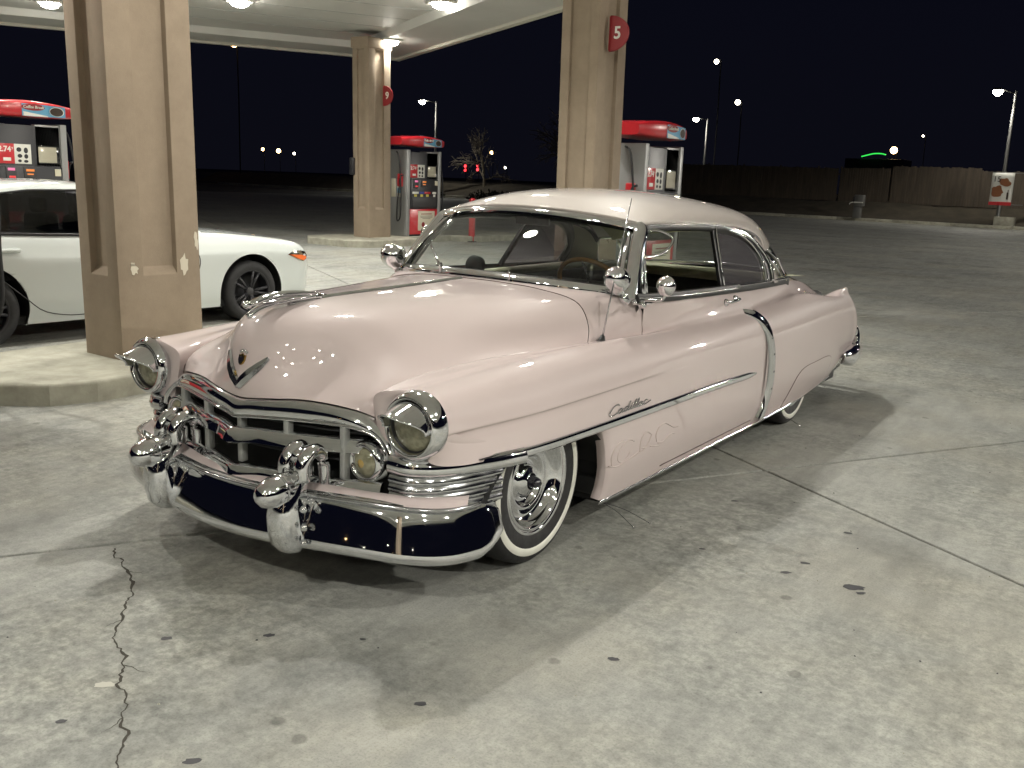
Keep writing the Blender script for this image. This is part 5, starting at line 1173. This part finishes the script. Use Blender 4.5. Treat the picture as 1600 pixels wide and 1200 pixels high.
# ------------------------------------------------------------------ lot edge: kerb, bank, fence
kb=MB()
for x in np.arange(-70,60,3.0):
    V,F=box((x+1.5,52.6+.0006*(x+10)**2,.03),(2.985,.20,.26),.03,.0012*(x+10)); kb.add(V,F)
o=kb.build('kerb',CURBM,None,kind='structure'); soften(o,30)
xs=np.linspace(-75,65,60); bank=np.array([[(x,52.7+.0006*(x+10)**2+d,z+.10*math.sin(x*.7+d)*(d>.5)) for d,z in ((0,.14),(.9,.16),(2.2,.55),(3.6,.98),(5.0,1.05),(14,1.1))] for x in xs]); gobj('verge',bank,SOIL,None,flip=True,kind='structure')
gut=np.array([[(x,52.5+.0006*(x+10)**2+d,.0035) for d in (-.9,0)] for x in xs]); gobj('gutter',gut,CURBM,None,flip=True,kind='structure')
def fence(x0,x1,hs,label):
    t=thing('board_fence',label,'fence',((x0+x1)/2,56.6,1.0),'board fence sections on the bank')
    fr=np.random.default_rng(int(abs(x0)*10)); n=int((x1-x0)/.145); mb=MB()
    for k in range(n):
        x=x0+(k+.5)*.145; h=hs+fr.normal(0,.02); V,F=box((x,56.6+fr.normal(0,.006),1.0+h/2),(.138,.02,h),0,fr.normal(0,.02)); mb.add(V,F)
    mb.build('fence_boards',WOODF,t,False,kind='stuff')
    for x in np.arange(x0,x1+.1,2.4): V,F=box((x,56.68,2.0),(.09,.09,2.1),.008); vf('post',(V,F),WOODF,t,False)
    for z in (1.3,2.6): V,F=box(((x0+x1)/2,56.66,z),(x1-x0,.04,.09),0); vf('rail',(V,F),WOODF,t,False)
    ORG[0]=np.zeros(3)
fence(-30,-14.2,1.95,'weathered board fence section left of the air machine'); fence(-14.2,-11.2,1.98,'short board fence section right behind the air machine'); fence(-11.2,-6.4,2.15,'taller board fence section between air machine and banner pole'); fence(-6.4,22,2.0,'weathered board fence section behind the banner pole')
# air machine
t=thing('air_machine','grey air and water machine on a pedestal at the far kerb','air machine',(-11.8,52.1,.16))
V,F=box((-11.72,52.1,1.12),(.52,.42,.62),.04); vf('cabinet',(V,F),GALV,t,soft=40); V,F=box((-11.78,52.1,.48),(.40,.34,.66),.02); vf('pedestal',(V,F),GALV,t,soft=40); V,F=box((-11.98,51.93,1.2),(.10,.14,.24),.02); vf('hose_reel',(V,F),BLACKP,t,soft=40); vf('air_hose',tube(crom([(-12.0,51.86,1.02),(-12.14,51.85,.98),(-12.2,51.86,.9)],10),.03,8),WHITEP,t); V,F=box((-11.72,51.88,1.02),(.5,.02,.06),.004); vf('trim_strip',(V,F),WHITEP,t,soft=40)
ORG[0]=np.zeros(3)
# parking lot lamps
def lotlamp(x,y,h,dx,label,k=1.0,cone=150,bl=.8):
    t=thing('lot_lamp',label,'street lamp',(x,y,.1),'parking lot lamps')
    vf('pole',lathe([(.06,h),(.075,h-.1),(.105,.5),(.11,.0)],(x,y,.1),(0,0,1),14),GALV,t); vf('arm',tube(np.array([(x,y,h-.05),(x+dx*.6,y-.5,h+.06),(x+dx,y-.8,h+.10)]),.035,8),GALV,t)
    V,F=box((x+dx*1.15,y-.9,h+.10),(.40,.60,.13),.04); vf('lamp_head',(V,F),GALV,t,soft=40)
    V,F=lathe([(0,-.27),(.11,-.245),(.20,-.16),(.23,-.05),(.20,.05)],(x+dx*1.15,y-.9,h+.05),(0,0,1),20); vf('lamp_glass',(V,F),LAMPGLASS,t)
    l=bpy.data.lights.new('lamp','SPOT'); l.energy=POLE_W*k; l.color=(1,.95,.85); l.spot_size=R(cone); l.spot_blend=bl; l.shadow_soft_size=.12; lo=bpy.data.objects.new('lamp',l); link(lo,t); lo.location=(dx*1.15,-.9,h-.28)
    ORG[0]=np.zeros(3); return t
lotlamp(-4.85,53.4,6.9,-.62,'lit lamp on the pole that carries the banner, far right')
lotlamp(-30.0,72.4,6.9,-.55,'lit lot lamp right of the pump at pillar 5'); lotlamp(-43.9,54.2,6.9,-.55,'lit lot lamp above the pump at the farther pillar')
lotlamp(15.5,14.0,7.2,-.6,'lit lot lamp beyond the right picture edge',3.6,176,.12); lotlamp(14.0,33.0,7.2,-.6,'lit lot lamp far beyond the right picture edge, nearer the kerb',8.5,172,.2)
V,F=box((-4.5,53.35,.36),(.95,.80,.50),.03)
t=thing('pole_footing','grey concrete block at the foot of the banner pole','footing',(-4.6,53.3,.12)); vf('footing_block',(V,F),CURBM,t,soft=40); ORG[0]=np.zeros(3)
# banner on the pole
bt=thing('banner','white food advertising banner with red foot on the lamp pole','banner',(-4.78,53.2,1.2)); bz0,bz1,bx0,bx1=1.20,2.86,-5.36,-4.30; by=53.22
rows=np.array([[(x,by+.02*math.sin((x-bx0)*4+z),z) for x in np.linspace(bx0,bx1,8)] for z in np.linspace(bz0,bz1,8)]); o=gobj('banner_cloth',rows,WHITEP,bt); md=o.modifiers.new('thickness','SOLIDIFY'); md.thickness=.006
V,F=box(((bx0+bx1)/2,by-.02,bz0+.08),(bx1-bx0+.01,.05,.17),0); vf('banner_foot',(V,F),REDP,bt,False)
for z in (bz0+.04,bz1): vf('banner_arm',tube(np.array([(bx0,by+.04,z),(bx1+.55,by+.04,z)]),.025,6),GALV,bt)
text('banner_price','15',.40,(bx0+.26,by-.035,bz1-.34),(1,0,0),(0,0,1),BLACKP,bt,.004)
for (x,z,rx,rz_,a_) in ((-4.72,2.38,.30,.20,-.25),(-5.03,1.90,.26,.30,-.5)):
    V=blob((0,0,0),1,20,1,0,int(z*10)); V=np.column_stack([x+V[:,0]*rx*math.cos(a_)-V[:,1]*rz_*math.sin(a_),np.full(20,by-.034),z+V[:,0]*rx*math.sin(a_)+V[:,1]*rz_*math.cos(a_)]); mesh('banner_food',V,[list(range(20))],BROWNP,bt,False)
for (x,z,w,h_) in ((-4.52,1.68,.09,.36),(-4.51,1.92,.04,.16)): V,F=box((x,by-.034,z),(w,.004,h_),0); vf('banner_bottle',(V,F),COFFEE,bt,False)
ORG[0]=np.zeros(3)
# green and white post sign below the second lamp
t=thing('post_sign','small green and white sign on a post below a lot lamp','sign',(-29.2,71.0,.1)); vf('sign_post',tube(np.array([(-29.2,71.0,0),(-29.2,71.0,2.5)]),.04,6),GALV,t); V,F=box((-29.2,70.95,2.15),(.62,.04,.50),.01); vf('sign_top',(V,F),WHITEP,t,soft=40); V,F=box((-29.2,70.95,1.55),(.62,.04,.66),.01); vf('sign_foot',(V,F),mat('green_sign',(.05,.22,.13),.5),t,soft=40); ORG[0]=np.zeros(3)
# painted hatch on the far lot surface
for k in range(9):
    x=-5.0+k*.95-2.6; quad('hatch_line',[(x,48.2,.0015),(x+.14,48.2,.0015),(x-.55,49.4,.0015),(x-.69,49.4,.0015)][::1],PAINTL,None,kind='structure')
# ------------------------------------------------------------------ bare tree and shrubs
def tree(base,h,seed,label,lean=0):
    g=np.random.default_rng(seed); t=thing('bare_tree',label,'tree',tuple(base)); trunk=MB(); tw=MB()
    def br(p,d,L,r,lev):
        n=5; P=[p]
        for k in range(n): d=d+g.normal(0,.10,3)+np.array([0,0,.03 if lev<2 else -.04]); d/=np.linalg.norm(d); P.append(P[-1]+d*L/n)
        P=np.array(P); V,F=tube(P,r,6 if lev<2 else 4,taper=np.linspace(1,.55,n+1)); (trunk if lev==0 else tw).add(V,F)
        if lev>=4: return
        for k in range(3 if lev<3 else 4):
            f=g.uniform(.35,1.0); i=min(n-1,int(f*n)); q=P[i]+(P[i+1]-P[i])*(f*n-i); nd=d+g.normal(0,.62,3); nd[2]+=.12; nd/=np.linalg.norm(nd); br(q,nd,L*g.uniform(.55,.78),r*.55,lev+1)
        br(P[-1],d,L*.7,r*.6,lev+1)
    br(np.array(base,float),np.array([lean,0,1.]),h*.34,h*.022,0)
    trunk.build('trunk',BARK,t); tw.build('crown',BARK,t); ORG[0]=np.zeros(3)
tree((-33.0,56.0,0),8.2,5,'tall bare leafless tree behind the pink roof, left of pillar 5'); tree((-40.8,56.5,0),6.4,11,'small bare tree with lamplit twigs beside the lot lamp',-.2)
def shrub(c,rx,ry,rz_,seed,label):
    g=np.random.default_rng(seed); t=thing('dark_shrub',label,'shrub',(c[0],c[1],0)); mb=MB()
    for k in range(900):
        v=g.normal(0,1,3); v/=np.linalg.norm(v); v*=g.uniform(.35,1)**.4; p=np.array([c[0]+v[0]*rx,c[1]+v[1]*ry,abs(v[2])*rz_*(.8+.4*g.random())]); e=g.normal(0,1,3); e/=np.linalg.norm(e); f=np.cross(e,g.normal(0,1,3)); f/=np.linalg.norm(f); s=.13
        mb.add([p,p+e*s+f*s*.4,p+e*s*1.8,p+e*s-f*s*.4],[[0,1,2,3]])
    mb.build('foliage',LEAF,t,False); st=MB()
    for k in range(6): a=k; V,F=tube(np.array([(c[0],c[1],0),(c[0]+.4*rx*math.cos(a),c[1]+.4*ry*math.sin(a),rz_*.7)]),.03,5); st.add(V,F)
    st.build('stems',LEAF,t); ORG[0]=np.zeros(3)
shrub((-36.5,52.0,0),2.6,1.2,.6,1,'low dark shrub behind the pink roof front edge'); shrub((-42.5,50.5,0),2.4,1.2,.6,2,'low dark shrub right of the farther pump'); shrub((-31,53,0),2.4,1.2,1.4,3,'low dark shrub left of pillar 5')
# ------------------------------------------------------------------ distant lamps
def farlamp(p,m,r,label):
    x,y,z=p; t=thing('distant_street_lamp',label,'street lamp',(x,y,0),'street lamps far across the dark'); vf('pole',tube(np.array([(x+.5,y,0),(x+.5,y,z*.6),(x+.4,y,z+.1),(x,y,z+.25)]),.06,6),BLACK,t)
    V,F=lathe([(0,-1),(.5,-.87),(.87,-.5),(1,0),(.87,.5),(.5,.87),(0,1)],(0,0,0),(0,0,1),16); vf('lamp_globe',(V*r+np.array([x,y,z]),F),m,t); ORG[0]=np.zeros(3)
def at(p,k): return np.array([2.906,-3.238,1.607])*(1-k)+np.array(p)*k
for p,k,m,r,l in [((-39.4,95.1,14.4),.8,WHITE_E,.20,'highest tiny white street lamp right of pillar 5'),((-36.9,95.7,10.3),.9,WHITE_E,.25,'tiny white street lamp just above the lamp at pillar 5 pump'),((-81.5,66.5,14.3),.9,ORANGE_E,.36,'orange street lamp under the canopy edge beside the broad pillar'),
    ((-77.3,66.5,3.5),2.2,ORANGE_E,.36,'leftmost of three tiny orange lamps low on the horizon'),((-75.9,67.4,3.4),2.2,ORANGE_E,.50,'middle of three tiny orange lamps low on the horizon'),((-74.5,68.3,3.2),2.2,WHITE_E,.30,'rightmost and whitest of three tiny lamps low on the horizon'),
    ((-57.4,80.1,4.1),2.0,ORANGE_E,.35,'tiny lamp above the red signals, behind the tree'),((-22.6,104.3,6.0),1.5,ORANGE_E,.55,'bright warm lamp beside the green neon roofline'),((-20.3,106.3,7.6),1.5,WHITE_E,.16,'faint tiny lamp right of the green neon roofline'),((-56.0,80.7,2.6),1.8,WHITE_E,.2,'tiny pale lamp right of the red signals')]: farlamp(at(p,k),m,r,l)
for x,y,z,m,r,l in [(16,-52,8.5,WHITE_E,.22,'white street lamp far in front of the pink coupe'),(-6,-60,7.5,ORANGE_E,.3,'orange street lamp far in front of the pink coupe'),(34,-40,8.0,WHITE_E,.25,'white street lamp far to the right behind the viewpoint'),(5,-75,6.5,WHITE_E,.22,'pale street lamp far behind the viewpoint'),(24,-64,6.0,ORANGE_E,.25,'low orange street lamp behind the viewpoint'),(-22,-48,8,WHITE_E,.22,'white street lamp far left behind the viewpoint')]: farlamp((x,y,z),m,r,l)
for p,l in (((-59.4,78.4,2.4),'left far red traffic signal beyond the bare tree'),((-58.3,79.1,2.5),'right far red traffic signal beyond the bare tree')):
    x,y,z=at(p,1.7); t=thing('traffic_signal',l,'traffic signal',(x,y,0),'far red traffic signals'); vf('pole',tube(np.array([(x,y,0),(x,y,z)]),.08,6),DGREY,t); V,F=box((x,y,z),(.5,.4,1.6),.05); vf('signal_head',(V,F),BLACKP,t,False)
    for dz in (.35,-.35): V,F=disc((x,y-.25,z+dz),(-.0+.3,-1,0),.27,14); vf('red_light',(V,F),RED_E,t)
    ORG[0]=np.zeros(3)
g0_=np.array([-39.9,154.6,7.2]); t=thing('distant_shop','dark distant shop with green neon roofline beyond the fence','building',(-38,158,0))
V,F=box((-38,160,3.4),(9,6,6.8),.1); vf('wall',(V,F),DGREY,t,False)
pn=crom([g0_+[0,.2,-.1],g0_+[.8,.5,.12],g0_+[1.9,1.4,.38],g0_+[3.0,2.0,.40],g0_+[3.7,2.5,.25]],30); pn[:,1]=156.8; vf('neon_tube',tube(pn,.10,6),GREEN_E,t); ORG[0]=np.zeros(3)
